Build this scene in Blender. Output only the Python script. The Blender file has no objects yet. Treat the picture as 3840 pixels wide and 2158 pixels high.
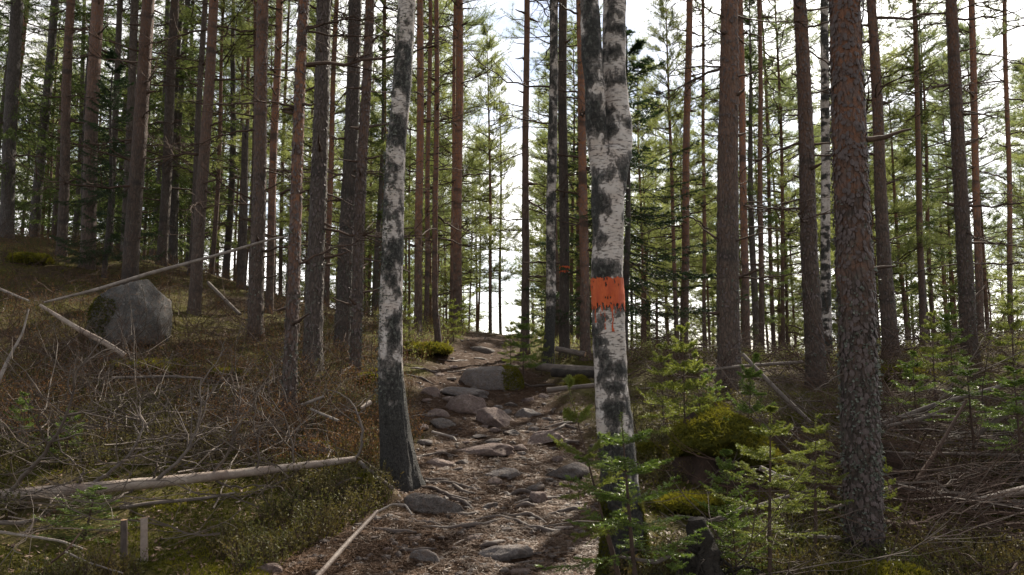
import bpy, math, random
import numpy as np
from mathutils import Vector, Matrix, Quaternion

random.seed(7)
RNG = np.random.default_rng(11)
sc = bpy.context.scene
col = sc.collection

# ------------------------------------------------------------------ camera
PITCH = math.radians(6.0)
CAM_Z = 1.6
FPX, CX, CY = 2981.0, 1920.0, 1079.0            # photograph pixels (3840 x 2158)
cam_d = bpy.data.cameras.new('camera')
cam_d.sensor_width = 36.0
cam_d.lens = 36.0 * FPX / 3840.0
cam_d.clip_start = 0.05
cam_d.clip_end = 3000.0
cam = bpy.data.objects.new('camera', cam_d)
col.objects.link(cam)
cam.location = (0, 0, CAM_Z)
cam.rotation_euler = (math.pi / 2 + PITCH, 0, 0)
sc.camera = cam

# ------------------------------------------------------------------ light
SUN_EL, SUN_AZ = math.radians(43.0), math.radians(27.0)   # azimuth to the right of the view
w = bpy.data.worlds.new('World')
sc.world = w
w.use_nodes = True
nt = w.node_tree
bg = nt.nodes['Background']
sky = nt.nodes.new('ShaderNodeTexSky')
sky.sky_type = 'NISHITA'
sky.sun_disc = False
sky.sun_elevation = SUN_EL
sky.sun_rotation = SUN_AZ
sky.altitude = 200
sky.air_density = 1.0
sky.dust_density = 1.5
sky.ozone_density = 1.0
# broken white cloud over the blue
tcw = nt.nodes.new('ShaderNodeTexCoord'); mpw = nt.nodes.new('ShaderNodeMapping'); mpw.inputs['Scale'].default_value = (1, 1, 2.2)
nzw = nt.nodes.new('ShaderNodeTexNoise'); nzw.inputs['Scale'].default_value = 3.0; nzw.inputs['Detail'].default_value = 7; nzw.inputs['Roughness'].default_value = .6
rmw = nt.nodes.new('ShaderNodeValToRGB'); rmw.color_ramp.elements[0].position = .36; rmw.color_ramp.elements[1].position = .58
mxw = nt.nodes.new('ShaderNodeMix'); mxw.data_type = 'RGBA'; bww = nt.nodes.new('ShaderNodeRGBToBW'); scw = nt.nodes.new('ShaderNodeMix'); scw.data_type = 'RGBA'; scw.blend_type = 'MULTIPLY'; scw.inputs[0].default_value = 1.0; scw.inputs[7].default_value = (2.5, 2.42, 2.34, 1)
nt.links.new(tcw.outputs['Generated'], mpw.inputs[0]); nt.links.new(mpw.outputs[0], nzw.inputs['Vector']); nt.links.new(nzw.outputs['Fac'], rmw.inputs[0])
nt.links.new(sky.outputs[0], bww.inputs[0]); nt.links.new(bww.outputs[0], scw.inputs[6]); nt.links.new(scw.outputs[2], mxw.inputs[7])
nt.links.new(rmw.outputs[0], mxw.inputs[0]); nt.links.new(sky.outputs[0], mxw.inputs[6])
nt.links.new(mxw.outputs[2], bg.inputs[0])
bg.inputs[1].default_value = 0.09
sd = bpy.data.lights.new('sun', 'SUN')
sd.energy = 5.0
sd.angle = math.radians(0.5)
sd.color = (1.0, 0.91, 0.77)
sun = bpy.data.objects.new('sun', sd)
col.objects.link(sun)
sun_dir = Vector((math.sin(SUN_AZ) * math.cos(SUN_EL), math.cos(SUN_AZ) * math.cos(SUN_EL), math.sin(SUN_EL)))
sun.rotation_euler = sun_dir.to_track_quat('Z', 'Y').to_euler()
sun.location = sun_dir * 60
sc.view_settings.view_transform = 'Standard'
sc.view_settings.look = 'None'
sc.view_settings.exposure = 0.95
sc.view_settings.gamma = 1.0
sc.view_settings.use_curve_mapping = False
sc.cycles.max_bounces = 8
sc.cycles.diffuse_bounces = 4
sc.cycles.glossy_bounces = 2
sc.cycles.transmission_bounces = 4
sc.cycles.use_denoising = True

# ------------------------------------------------------------------ maths helpers
def _hash(ix, iy, iz, seed):
    h = (ix.astype(np.int64) * 374761393 + iy.astype(np.int64) * 668265263 + iz.astype(np.int64) * 2147483647 + seed * 1274126177) & 0xffffffff
    h = ((h ^ (h >> 13)) * 1274126177) & 0xffffffff
    h = ((h ^ (h >> 16)) * 2246822519) & 0xffffffff
    h = h ^ (h >> 15)
    return (h & 0xffffff) / float(0xffffff)

def vnoise(p, seed=0):
    p = np.asarray(p, float)
    i = np.floor(p).astype(np.int64)
    f = p - i
    f = f * f * (3 - 2 * f)
    x, y, z = i[..., 0], i[..., 1], i[..., 2]
    fx, fy, fz = f[..., 0], f[..., 1], f[..., 2]
    def c(a, b, d): return _hash(x + a, y + b, z + d, seed)
    x00 = c(0, 0, 0) * (1 - fx) + c(1, 0, 0) * fx
    x10 = c(0, 1, 0) * (1 - fx) + c(1, 1, 0) * fx
    x01 = c(0, 0, 1) * (1 - fx) + c(1, 0, 1) * fx
    x11 = c(0, 1, 1) * (1 - fx) + c(1, 1, 1) * fx
    return ((x00 * (1 - fy) + x10 * fy) * (1 - fz) + (x01 * (1 - fy) + x11 * fy) * fz) * 2 - 1

def fbm(p, octv=4, seed=0, gain=0.5):
    p = np.asarray(p, float)
    a, s, t = 1.0, np.zeros(p.shape[:-1]), 0.0
    for o in range(octv):
        s += a * vnoise(p * (2.03 ** o), seed + o * 17)
        t += a
        a *= gain
    return s / t

def norm(v):
    return v / np.maximum(np.linalg.norm(v, axis=-1, keepdims=True), 1e-9)

# ------------------------------------------------------------------ terrain
TX = np.array([-60, -30, -12, -8, -5, -2.5, 0, 2.5, 5, 8, 12, 30, 60.])
TD = np.array([-30, 0, 5, 7, 9, 11, 13, 15, 17, 19, 22, 30, 45, 80, 200, 600.])
TH = np.array([
    [-1.0, -1.2, -1.6, -1.7, -1.7, -1.8, -1.8, -1.8, -1.8, -1.7, -1.6, -1.2, -1.0],
    [0.6, .4, .2, .15, .10, .03, 0, -.02, 0, .1, .2, .3, .5],
    [1.0, .8, .7, .65, .60, .47, .43, .38, .36, .45, .6, .8, 1.0],
    [1.6, 1.3, 1.2, 1.05, .92, .77, .69, .68, .70, .78, .95, 1.2, 1.4],
    [2.3, 2.0, 1.8, 1.5, 1.30, 1.15, .95, 1.02, 1.05, 1.15, 1.35, 1.6, 1.9],
    [3.1, 2.8, 2.5, 2.0, 1.70, 1.50, 1.2, 1.36, 1.38, 1.5, 1.75, 2.0, 2.3],
    [4.1, 3.7, 3.2, 2.6, 2.15, 1.95, 1.5, 1.68, 1.65, 1.9, 2.1, 2.4, 2.6],
    [5.0, 4.6, 4.0, 3.3, 2.60, 2.30, 1.85, 1.95, 1.9, 2.05, 2.4, 2.7, 2.8],
    [5.6, 5.3, 4.6, 3.8, 3.0, 2.6, 2.2, 2.0, 1.88, 2.05, 2.4, 2.7, 2.8],
    [5.9, 5.7, 4.9, 4.15, 3.25, 2.8, 2.5, 2.1, 1.8, 2.0, 2.3, 2.6, 2.7],
    [6.0, 5.8, 5.0, 4.1, 3.2, 2.7, 2.45, 2.0, 1.7, 1.8, 2.0, 2.2, 2.3],
    [5.4, 5.2, 4.4, 3.4, 2.4, 1.9, 1.7, 1.3, 1.1, 1.1, 1.1, 1.3, 1.5],
    [3.2, 3.0, 2.4, 1.6, .8, .3, 0, -.2, -.3, -.3, -.3, 0, 0],
    [-2.0, -2, -2.2, -2.4, -2.5, -2.5, -2.5, -2.5, -2.5, -2.5, -2.5, -2.5, -2.5],
    [-9] * 13, [-14] * 13], float)
_gx = np.arange(-60, 60.01, 0.4)
_gy = np.arange(-30, 90.01, 0.4)
def _table(x, y):
    rows = np.stack([np.interp(x, TX, TH[k]) for k in range(len(TD))], 0)      # D x n
    k = np.clip(np.searchsorted(TD, y) - 1, 0, len(TD) - 2)
    t = np.clip((y - TD[k]) / (TD[k + 1] - TD[k]), 0, 1)
    n = np.arange(len(x))
    return rows[k, n] * (1 - t) + rows[k + 1, n] * t
_X, _Y = np.meshgrid(_gx, _gy, indexing='ij')
_G = _table(_X.ravel(), _Y.ravel()).reshape(_X.shape)
for _ in range(5):                                                            # soften the control net
    p_ = np.pad(_G, 1, mode='edge')
    _G = (p_[:-2, 1:-1] + p_[2:, 1:-1] + p_[1:-1, :-2] + p_[1:-1, 2:] + 2 * _G) / 6

PD = np.array([-30, 0, 4.8, 6.3, 9, 11.3, 15, 18, 21, 30.])
PC = np.array([-.4, -.4, -.38, -.05, -.2, -.35, -.5, -.45, -.6, -1.5])
PW = np.array([1.05, 1.05, 1.02, .85, .92, 1.0, .75, .5, .45, .4])
def path_mask(x, y):
    wob = .22 * vnoise(np.stack([x * 1.3, y * 1.3, y * 0], -1), 3) + .10 * vnoise(np.stack([x * 4, y * 4, y * 0], -1), 5)
    e = np.abs(x - np.interp(y, PD, PC)) / np.interp(y, PD, PW) + wob
    m = np.clip((1.2 - e) / .4, 0, 1)
    return m * np.clip((21 - y) / 3, 0, 1)

MOUNDS = []                                     # x, y, radius, height of earth humps
def H(x, y):
    x = np.atleast_1d(np.asarray(x, float)); y = np.atleast_1d(np.asarray(y, float))
    inside = (np.abs(x) < 59.9) & (y > -29.9) & (y < 89.9)
    fx = np.clip((x + 60) / .4, 0, len(_gx) - 1.001); fy = np.clip((y + 30) / .4, 0, len(_gy) - 1.001)
    i, j = fx.astype(int), fy.astype(int); u, v = fx - i, fy - j
    g = (_G[i, j] * (1 - u) + _G[i + 1, j] * u) * (1 - v) + (_G[i, j + 1] * (1 - u) + _G[i + 1, j + 1] * u) * v
    h = np.where(inside, g, _table(np.clip(x, -60, 60), np.clip(y, -30, 600)))
    pm = path_mask(x, y)
    z0 = np.zeros_like(x)
    off = .10 * fbm(np.stack([x * .9, y * .9, z0], -1), 3, 21) + .035 * fbm(np.stack([x * 5, y * 5, z0], -1), 3, 31)
    on = .07 * fbm(np.stack([x * 1.6, y * 1.6, z0], -1), 3, 41) + .032 * fbm(np.stack([x * 6, y * 6, z0], -1), 4, 51) - .06
    h = h + off * (1 - pm) + on * pm
    for mx, my, mr, mh in MOUNDS:
        r2 = ((x - mx) ** 2 + (y - my) ** 2) / mr ** 2
        h = h + mh * np.exp(-r2 * 1.5)
    return h
def h1(x, y): return float(H(x, y)[0])

def ray(px, py):
    u, v = (px - CX) / FPX, (py - CY) / FPX
    c, s = math.cos(PITCH), math.sin(PITCH)
    return np.array([u, c + v * s, s - v * c])
def at(px, py, d):                               # world point seen at a photograph pixel, at depth y = d
    r = ray(px, py)
    return np.array([0, 0, CAM_Z]) + r * (d / r[1])
_ys = np.arange(2.5, 40, .02)
def ground_at(px, py):                           # where the ray through a pixel meets the ground
    r = ray(px, py)
    t = _ys / r[1]
    hh = H(r[0] * t, _ys)
    below = np.nonzero(CAM_Z + r[2] * t <= hh)[0]
    k = below[0] if len(below) else len(_ys) - 1
    return np.array([r[0] * t[k], _ys[k], hh[k]])

# ------------------------------------------------------------------ mesh helpers
class Acc:
    def __init__(self):
        self.v, self.f, self.n, self.m = [], [], 0, []
    def add(self, v, f, mat=0):
        v = np.asarray(v, float).reshape(-1, 3)
        f = np.asarray(f, np.int64)
        self.v.append(v); self.f.append(f + self.n); self.m.append(np.full(len(f), mat, np.int32)); self.n += len(v)
        return self
    def mesh(self, name, mats, smooth=True):
        me = bpy.data.meshes.new(name)
        V = np.concatenate(self.v) if self.v else np.zeros((0, 3))
        tot = np.concatenate([np.full(len(f), f.shape[1], np.int32) for f in self.f])
        idx = np.concatenate([f.ravel() for f in self.f]).astype(np.int32)
        st = np.concatenate([[0], np.cumsum(tot)[:-1]]).astype(np.int32)
        me.vertices.add(len(V)); me.vertices.foreach_set('co', V.astype(np.float32).ravel())
        me.loops.add(len(idx)); me.loops.foreach_set('vertex_index', idx)
        me.polygons.add(len(tot)); me.polygons.foreach_set('loop_start', st)
        me.polygons.foreach_set('material_index', np.concatenate(self.m))
        me.polygons.foreach_set('use_smooth', np.full(len(tot), bool(smooth)))
        for m in mats: me.materials.append(m)
        me.update(calc_edges=True)
        me.validate()
        return me

def obj(name, me, parent=None, loc=(0, 0, 0), rot=None, scale=None):
    o = bpy.data.objects.new(name, me)
    col.objects.link(o)
    o.location = tuple(float(a) for a in loc)
    if rot is not None:
        if isinstance(rot, Quaternion):
            o.rotation_mode = 'QUATERNION'; o.rotation_quaternion = rot
        else: o.rotation_euler = rot
    if scale is not None: o.scale = scale if hasattr(scale, '__len__') else (scale,) * 3
    if parent is not None: o.parent = parent
    return o
def tag(o, label=None, cat=None, group=None, kind=None):
    if label: o['label'] = label
    if cat: o['category'] = cat
    if group: o['group'] = group
    if kind: o['kind'] = kind
    return o
def thing(name, label, cat, loc, group=None):
    return tag(obj(name, None, None, loc), label, cat, group)

def tubes(P, R, S=4, cap=False):
    """P: T x K x 3 points, R: T x K radii -> verts, quads of T tubes with S sides"""
    P = np.asarray(P, float); R = np.asarray(R, float)
    T, K, _ = P.shape
    tan = np.empty_like(P)
    tan[:, 1:-1] = P[:, 2:] - P[:, :-2]; tan[:, 0] = P[:, 1] - P[:, 0]; tan[:, -1] = P[:, -1] - P[:, -2]
    tan = norm(tan)
    ref = np.where(np.abs(tan[:, :1, 2:3]) > .8, np.array([[[1., 0, 0]]]), np.array([[[0, 0, 1.]]]))
    a = norm(np.cross(tan, np.broadcast_to(ref, P.shape)))
    b = np.cross(tan, a)
    th = np.arange(S) / S * 2 * math.pi
    V = P[:, :, None, :] + R[:, :, None, None] * (a[:, :, None, :] * np.cos(th)[None, None, :, None] + b[:, :, None, :] * np.sin(th)[None, None, :, None])
    t, k, s = np.meshgrid(np.arange(T), np.arange(K - 1), np.arange(S), indexing='ij')
    base = t * K * S
    s2 = (s + 1) % S
    F = np.stack([base + k * S + s, base + k * S + s2, base + (k + 1) * S + s2, base + (k + 1) * S + s], -1).reshape(-1, 4)
    return V.reshape(-1, 3), F
def caps(acc, P, R, S, mat=0):
    V, F = tubes(P, R, S)
    n0 = acc.n
    acc.add(V, F, mat)
    T, K, _ = np.asarray(P).shape
    for t in range(T):
        for k, flip in ((0, True), (K - 1, False)):
            ring = V.reshape(T, K, S, 3)[t, k]
            c = ring.mean(0)
            tri = np.array([[S, i, (i + 1) % S] if not flip else [S, (i + 1) % S, i] for i in range(S)])
            acc.add(np.vstack([ring, c]), tri, mat)

def bent(o, d, L, K, bend=.25, droop=0., rng=RNG, jitter=.0):
    """T curved lines from o along d; returns T x K x 3"""
    T = len(o)
    t = np.linspace(0, 1, K)[None, :, None]
    side = norm(rng.normal(size=(T, 3)))
    side = norm(side - d * (side * d).sum(-1, keepdims=True))
    L = np.asarray(L).reshape(-1, 1, 1)
    amp = (rng.normal(size=(T, 1, 1)) * bend)
    P = o[:, None] + d[:, None] * t * L + side[:, None] * amp * L * t ** 2
    P[..., 2] += (droop * L[..., 0] * t[..., 0] ** 2)
    if jitter:
        P = P + rng.normal(size=P.shape) * jitter * L * (t > 0)
    return P

def needles(pos, dirs, n, length, width, spread, rng=RNG):
    """n needle triangles round each position, spread about its direction"""
    T = len(pos)
    d = norm(dirs[:, None] * spread + norm(rng.normal(size=(T, n, 3))))
    L = length * rng.uniform(.7, 1.25, size=(T, n, 1))
    s = norm(np.cross(d, rng.normal(size=(T, n, 3)))) * width * .5
    p = np.broadcast_to(pos[:, None], d.shape)
    V = np.stack([p - s, p + s, p + d * L], 2).reshape(-1, 3)
    F = np.arange(len(V)).reshape(-1, 3)
    return V, F

# ------------------------------------------------------------------ materials
def mat(name):
    m = bpy.data.materials.new(name); m.use_nodes = True
    n = m.node_tree.nodes; l = m.node_tree.links
    return m, n, l, n['Principled BSDF']
def N(n, typ, **kw):
    x = n.new(typ)
    for k, v in kw.items():
        if k in x.inputs: x.inputs[k].default_value = v
        else: setattr(x, k, v)
    return x
def ramp(n, l, src, stops, interp='LINEAR'):
    r = n.new('ShaderNodeValToRGB'); r.color_ramp.interpolation = interp
    e = r.color_ramp.elements
    while len(e) < len(stops): e.new(.5)
    for k, (p, c) in enumerate(stops):
        e[k].position = p
        e[k].color = (c, c, c, 1) if not hasattr(c, '__len__') else (*c, 1)
    l.new(src, r.inputs[0])
    return r.outputs[0]
def mix(n, l, f, a, b, blend='MIX'):
    m = n.new('ShaderNodeMix'); m.data_type = 'RGBA'; m.blend_type = blend
    for s, v in ((m.inputs[0], f), (m.inputs[6], a), (m.inputs[7], b)):
        if hasattr(v, 'links'): l.new(v, s)
        elif hasattr(v, '__len__'): s.default_value = (*v, 1)
        else: s.default_value = v
    return m.outputs[2]
def math_(n, l, op, a, b=0.0, clamp=False):
    m = n.new('ShaderNodeMath'); m.operation = op; m.use_clamp = clamp
    for s, v in ((m.inputs[0], a), (m.inputs[1], b)):
        if hasattr(v, 'links'): l.new(v, s)
        else: s.default_value = v
    return m.outputs[0]
def coords(n, l, scale=(1, 1, 1), kind='Object', perobj=True):
    tc = n.new('ShaderNodeTexCoord')
    mp = n.new('ShaderNodeMapping')
    mp.inputs['Scale'].default_value = scale
    l.new(tc.outputs[kind], mp.inputs[0])
    if perobj:
        oi = n.new('ShaderNodeObjectInfo')
        mm = n.new('ShaderNodeVectorMath'); mm.operation = 'SCALE'
        mm.inputs[0].default_value = (37, 53, 71)
        l.new(oi.outputs['Random'], mm.inputs['Scale'])
        l.new(mm.outputs[0], mp.inputs['Location'])
    return mp.outputs[0]
def tex_noise(n, l, vec, scale, detail=4, rough=.55):
    t = N(n, 'ShaderNodeTexNoise', Scale=scale, Detail=detail, Roughness=rough)
    l.new(vec, t.inputs['Vector'])
    return t.outputs['Fac']
def bump(n, l, bsdf, h, strength, dist):
    b = N(n, 'ShaderNodeBump', Strength=strength, Distance=dist)
    l.new(h, b.inputs['Height']); l.new(b.outputs[0], bsdf.inputs['Normal'])

def pine_bark(name, lowcol=(.150, .112, .095), furrow=(.030, .022, .018), orange=(.33, .135, .062), z_orange=(2.6, 6.0), lichen=.35, scale=1.0):
    m, n, l, b = mat(name)
    v = coords(n, l, (1, 1, .30))
    vor = N(n, 'ShaderNodeTexVoronoi', feature='DISTANCE_TO_EDGE', Scale=26 * scale)
    wob = N(n, 'ShaderNodeTexNoise', Scale=9, Detail=3)
    l.new(v, wob.inputs['Vector'])
    wv = n.new('ShaderNodeVectorMath'); wv.operation = 'MULTIPLY_ADD'
    l.new(wob.outputs['Color'], wv.inputs[0]); wv.inputs[1].default_value = (.11, .11, .11); l.new(v, wv.inputs[2])
    l.new(wv.outputs[0], vor.inputs['Vector'])
    plate = ramp(n, l, vor.outputs['Distance'], [(0.0, .25), (.12, .8), (.35, 1)])
    v2 = coords(n, l, (1, 1, .8))
    fine = tex_noise(n, l, v2, 60, 5, .65)
    mid = tex_noise(n, l, v2, 9, 4, .6)
    low = mix(n, l, plate, furrow, mix(n, l, mid, tuple(c * .62 for c in lowcol), tuple(c * 1.35 for c in lowcol)))
    low = mix(n, l, math_(n, l, 'MULTIPLY', fine, .5), low, (.07, .055, .05))
    # flaky upper bark: orange with greyish flakes
    vor2 = N(n, 'ShaderNodeTexVoronoi', feature='F1', Scale=34 * scale)
    l.new(v2, vor2.inputs['Vector'])
    fl = ramp(n, l, mix(n, l, .5, vor2.outputs['Color'], mid), [(.40, 0), (.62, 1)])
    up = mix(n, l, fl, orange, (.17, .105, .085))
    up = mix(n, l, ramp(n, l, fine, [(.45, 0), (.7, .7)]), up, (.11, .06, .045))
    tc = n.new('ShaderNodeTexCoord'); sep = n.new('ShaderNodeSeparateXYZ'); l.new(tc.outputs['Object'], sep.inputs[0])
    mr = N(n, 'ShaderNodeMapRange'); mr.inputs['From Min'].default_value = z_orange[0]; mr.inputs['From Max'].default_value = z_orange[1]
    l.new(math_(n, l, 'ADD', sep.outputs[2], math_(n, l, 'MULTIPLY', math_(n, l, 'SUBTRACT', mid, .5), 5.0)), mr.inputs['Value'])
    c = mix(n, l, mr.outputs[0], low, up)
    if lichen > 0:
        ln = tex_noise(n, l, v2, 14, 6, .7)
        lf = ramp(n, l, ln, [(.56, 0), (.66, 1)])
        lz = N(n, 'ShaderNodeMapRange'); lz.inputs['From Min'].default_value = 0.2; lz.inputs['From Max'].default_value = 4.5
        lz.inputs['To Min'].default_value = lichen; lz.inputs['To Max'].default_value = 0
        l.new(sep.outputs[2], lz.inputs['Value'])
        c = mix(n, l, math_(n, l, 'MULTIPLY', lf, lz.outputs[0]), c, (.20, .215, .175))
    ring = tex_noise(n, l, coords(n, l, (.35, .35, 1)), 3.6, 3, .6)
    c = mix(n, l, ramp(n, l, ring, [(.56, 0), (.68, .75)]), c, (.035, .027, .023))
    oi = n.new('ShaderNodeObjectInfo')
    hsv = n.new('ShaderNodeHueSaturation'); l.new(c, hsv.inputs['Color'])
    l.new(math_(n, l, 'ADD', math_(n, l, 'MULTIPLY', oi.outputs['Random'], .5), .75), hsv.inputs['Value'])
    l.new(hsv.outputs[0], b.inputs['Base Color'])
    b.inputs['Roughness'].default_value = .82
    hgt = math_(n, l, 'ADD', math_(n, l, 'MULTIPLY', plate, .8), math_(n, l, 'MULTIPLY', fine, .5))
    bump(n, l, b, hgt, 1.0, .018)
    return m

def birch_bark(name, dark=.5, base_z=.7, lich=.5, seedoff=0.0, bands=0):
    m, n, l, b = mat(name)
    v = coords(n, l, (1, 1, .75), perobj=False)
    mpv = n.new('ShaderNodeVectorMath'); mpv.operation = 'ADD'; mpv.inputs[1].default_value = (seedoff, seedoff * .7, seedoff * 1.3)
    l.new(v, mpv.inputs[0]); v = mpv.outputs[0]
    big = tex_noise(n, l, v, 5.5, 6, .62)
    tc = n.new('ShaderNodeTexCoord'); sep = n.new('ShaderNodeSeparateXYZ'); l.new(tc.outputs['Object'], sep.inputs[0])
    zr = N(n, 'ShaderNodeMapRange'); zr.inputs['From Min'].default_value = base_z * .45; zr.inputs['From Max'].default_value = base_z * 1.5
    zr.inputs['To Min'].default_value = .30; zr.inputs['To Max'].default_value = 0.0
    l.new(sep.outputs[2], zr.inputs['Value'])
    f = math_(n, l, 'ADD', big, zr.outputs[0])
    lo = .62 - .22 * dark
    f = math_(n, l, 'ADD', f, math_(n, l, 'MULTIPLY', math_(n, l, 'SUBTRACT', tex_noise(n, l, v, 38, 6, .8), .5), .26))
    if bands:
        bn = tex_noise(n, l, coords(n, l, (.25, .25, 1), perobj=False), bands, 2, .5)
        f = math_(n, l, 'ADD', f, math_(n, l, 'MULTIPLY', math_(n, l, 'SUBTRACT', bn, .5), .7))
    patch = ramp(n, l, f, [(lo - .005, 0), (lo + .035, .6), (lo + .085, 1)])
    fine = tex_noise(n, l, v, 70, 5, .7)
    vz = coords(n, l, (1, 1, 5.0), perobj=False)
    dash = ramp(n, l, tex_noise(n, l, vz, 22, 4, .65), [(.56, 0), (.62, .85)])
    ring = tex_noise(n, l, coords(n, l, (.12, .12, 1), perobj=False), 26, 3, .6)
    white = mix(n, l, ramp(n, l, tex_noise(n, l, v, 11, 4, .6), [(.3, 0), (.75, 1)]), (.54, .49, .45), (.37, .31, .27))
    white = mix(n, l, math_(n, l, 'MULTIPLY', ramp(n, l, ring, [(.5, 0), (.7, 1)]), .35), white, (.50, .38, .30))
    white = mix(n, l, dash, white, (.15, .12, .105))
    darkc = mix(n, l, ramp(n, l, fine, [(.40, 0), (.62, 1)]), (.016, .014, .012), (.062, .057, .049))
    lf = ramp(n, l, tex_noise(n, l, v, 34, 6, .75), [(.53, 0), (.62, lich)])
    lz = N(n, 'ShaderNodeMapRange'); lz.inputs['From Min'].default_value = base_z * .5; lz.inputs['From Max'].default_value = base_z * 1.3
    l.new(sep.outputs[2], lz.inputs['Value'])
    darkc = mix(n, l, math_(n, l, 'MULTIPLY', lf, lz.outputs[0]), darkc, (.24, .25, .21))
    c = mix(n, l, patch, white, darkc)
    l.new(c, b.inputs['Base Color'])
    b.inputs['Roughness'].default_value = .72
    hgt = math_(n, l, 'ADD', math_(n, l, 'MULTIPLY', patch, math_(n, l, 'ADD', .35, fine)), math_(n, l, 'MULTIPLY', dash, -.15))
    bump(n, l, b, hgt, 1.0, .035)
    return m

def plain(name, c1, c2, scale=8, rough=.85, bumpd=.004, stretch=(1, 1, 1), fine=60, spec=.3, detail=5):
    m, n, l, b = mat(name)
    v = coords(n, l, stretch)
    a = tex_noise(n, l, v, scale, detail, .6)
    f = tex_noise(n, l, v, fine, 4, .7)
    c = mix(n, l, ramp(n, l, a, [(.32, 0), (.68, 1)]), c1, c2)
    c = mix(n, l, math_(n, l, 'MULTIPLY', ramp(n, l, f, [(.4, 0), (.7, 1)]), .45), c, tuple(x * .4 for x in c1))
    l.new(c, b.inputs['Base Color'])
    b.inputs['Roughness'].default_value = rough
    b.inputs['Specular IOR Level'].default_value = spec
    if bumpd: bump(n, l, b, math_(n, l, 'ADD', a, f), .8, bumpd)
    return m

def leafy(name, c1, c2, trans=.4, rough=.5, spec=.35, vary=30, tcol=None):
    """foliage: diffuse + translucent, colour varied over the volume"""
    m, n, l, b = mat(name)
    v = coords(n, l, (1, 1, 1))
    a = tex_noise(n, l, v, vary, 3, .6)
    c = mix(n, l, ramp(n, l, a, [(.3, 0), (.7, 1)]), c1, c2)
    l.new(c, b.inputs['Base Color'])
    b.inputs['Roughness'].default_value = rough
    b.inputs['Specular IOR Level'].default_value = spec
    t = n.new('ShaderNodeBsdfTranslucent')
    hs = n.new('ShaderNodeHueSaturation'); hs.inputs['Value'].default_value = 1.5; hs.inputs['Saturation'].default_value = 1.1
    l.new(c, hs.inputs['Color']); l.new(hs.outputs[0], t.inputs['Color'])
    ms = n.new('ShaderNodeMixShader'); ms.inputs[0].default_value = trans
    l.new(b.outputs[0], ms.inputs[1]); l.new(t.outputs[0], ms.inputs[2])
    l.new(ms.outputs[0], n['Material Output'].inputs['Surface'])
    return m

def rock(name, c1, c2, c3):
    m, n, l, b = mat(name)
    v = coords(n, l)
    a = tex_noise(n, l, v, 3.5, 6, .65); f = tex_noise(n, l, v, 38, 5, .7)
    sp = N(n, 'ShaderNodeTexVoronoi', feature='F1', Scale=120); l.new(v, sp.inputs['Vector'])
    c = mix(n, l, ramp(n, l, a, [(.35, 0), (.65, 1)]), c1, c2)
    c = mix(n, l, ramp(n, l, tex_noise(n, l, v, 8, 5, .7), [(.54, 0), (.64, .8)]), c, c3)
    c = mix(n, l, ramp(n, l, f, [(.40, .55), (.58, 0)]), c, tuple(x * .3 for x in c1))
    c = mix(n, l, ramp(n, l, sp.outputs['Distance'], [(.2, .35), (.5, 0)]), c, (.3, .28, .26))
    l.new(c, b.inputs['Base Color'])
    dust = tex_noise(n, l, v, 14, 6, .75)
    c = mix(n, l, ramp(n, l, dust, [(.50, 0), (.62, .75)]), c, (.19, .14, .11))
    l.new(c, b.inputs['Base Color'])
    b.inputs['Roughness'].default_value = .75
    b.inputs['Specular IOR Level'].default_value = .2
    bump(n, l, b, math_(n, l, 'ADD', a, math_(n, l, 'ADD', f, dust)), 1.0, .035)
    return m

M = {}
M['pine'] = pine_bark('pine_bark', lowcol=(.115, .075, .054), orange=(.22, .095, .048), z_orange=(2.0, 7.0))
M['pine_near'] = pine_bark('pine_bark_scaly', lowcol=(.105, .074, .058), orange=(.23, .095, .045), z_orange=(1.0, 3.0), lichen=.6)
M['pine_dark'] = pine_bark('pine_bark_grey', lowcol=(.10, .074, .058), z_orange=(6.0, 10.0), lichen=.55)
M['pine_red'] = pine_bark('pine_bark_red', lowcol=(.12, .073, .052), orange=(.27, .115, .055), z_orange=(.8, 3.0), lichen=.5)
M['pine_far'] = pine_bark('pine_bark_far', lowcol=(.13, .085, .065), orange=(.25, .115, .06), z_orange=(1.0, 5.0), lichen=.2)
M['spruce_bark'] = pine_bark('spruce_bark', lowcol=(.11, .09, .08), orange=(.12, .09, .075), lichen=.6, z_orange=(20, 30))
M['flake'] = plain('bark_flake', (.125, .092, .085), (.07, .05, .043), 14, .55, .002)
M['lichen'] = plain('grey_lichen', (.19, .20, .165), (.09, .10, .08), 30, .9, .003)
M['birch_fork'] = birch_bark('birch_bark_forked', .60, .55, .5, 3.0, 5)
M['birch_left'] = birch_bark('birch_bark_mossy', .66, .72, .7, 9.0)
M['birch_back'] = birch_bark('birch_bark_back', .78, .9, .4, 15.0)
M['birch_white'] = birch_bark('birch_bark_thin', .66, .3, .3, 22.0, 8)
M['paint'] = plain('orange_paint', (.62, .125, .035), (.42, .065, .022), 16, .65, .008, (1, 1, .35), 45)
M['dead'] = plain('dead_wood', (.19, .155, .13), (.10, .08, .07), 12, .8, .003, fine=90)
M['dead_brown'] = plain('dead_twig_brown', (.105, .062, .042), (.05, .032, .024), 2, .85, 0)
M['dead_grey'] = plain('dead_twig_grey', (.165, .13, .105), (.05, .035, .027), 1.6, .75, 0)
M['branch'] = plain('pine_branch', (.10, .062, .045), (.05, .034, .026), 10, .85, .003)
M['pale_wood'] = plain('pale_bare_wood', (.42, .35, .29), (.20, .14, .11), 6, .55, .008, (1, 1, 1), 40)
M['pole_wood'] = plain('weathered_pole', (.36, .31, .27), (.14, .11, .09), 7, .6, .008, fine=35)
M['cut_wood'] = plain('cut_wood', (.42, .27, .16), (.28, .17, .10), 12, .7, .002)
M['rotten'] = plain('rotten_wood', (.065, .038, .026), (.025, .017, .012), 8, .9, .012, (1, 1, .3))
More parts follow.
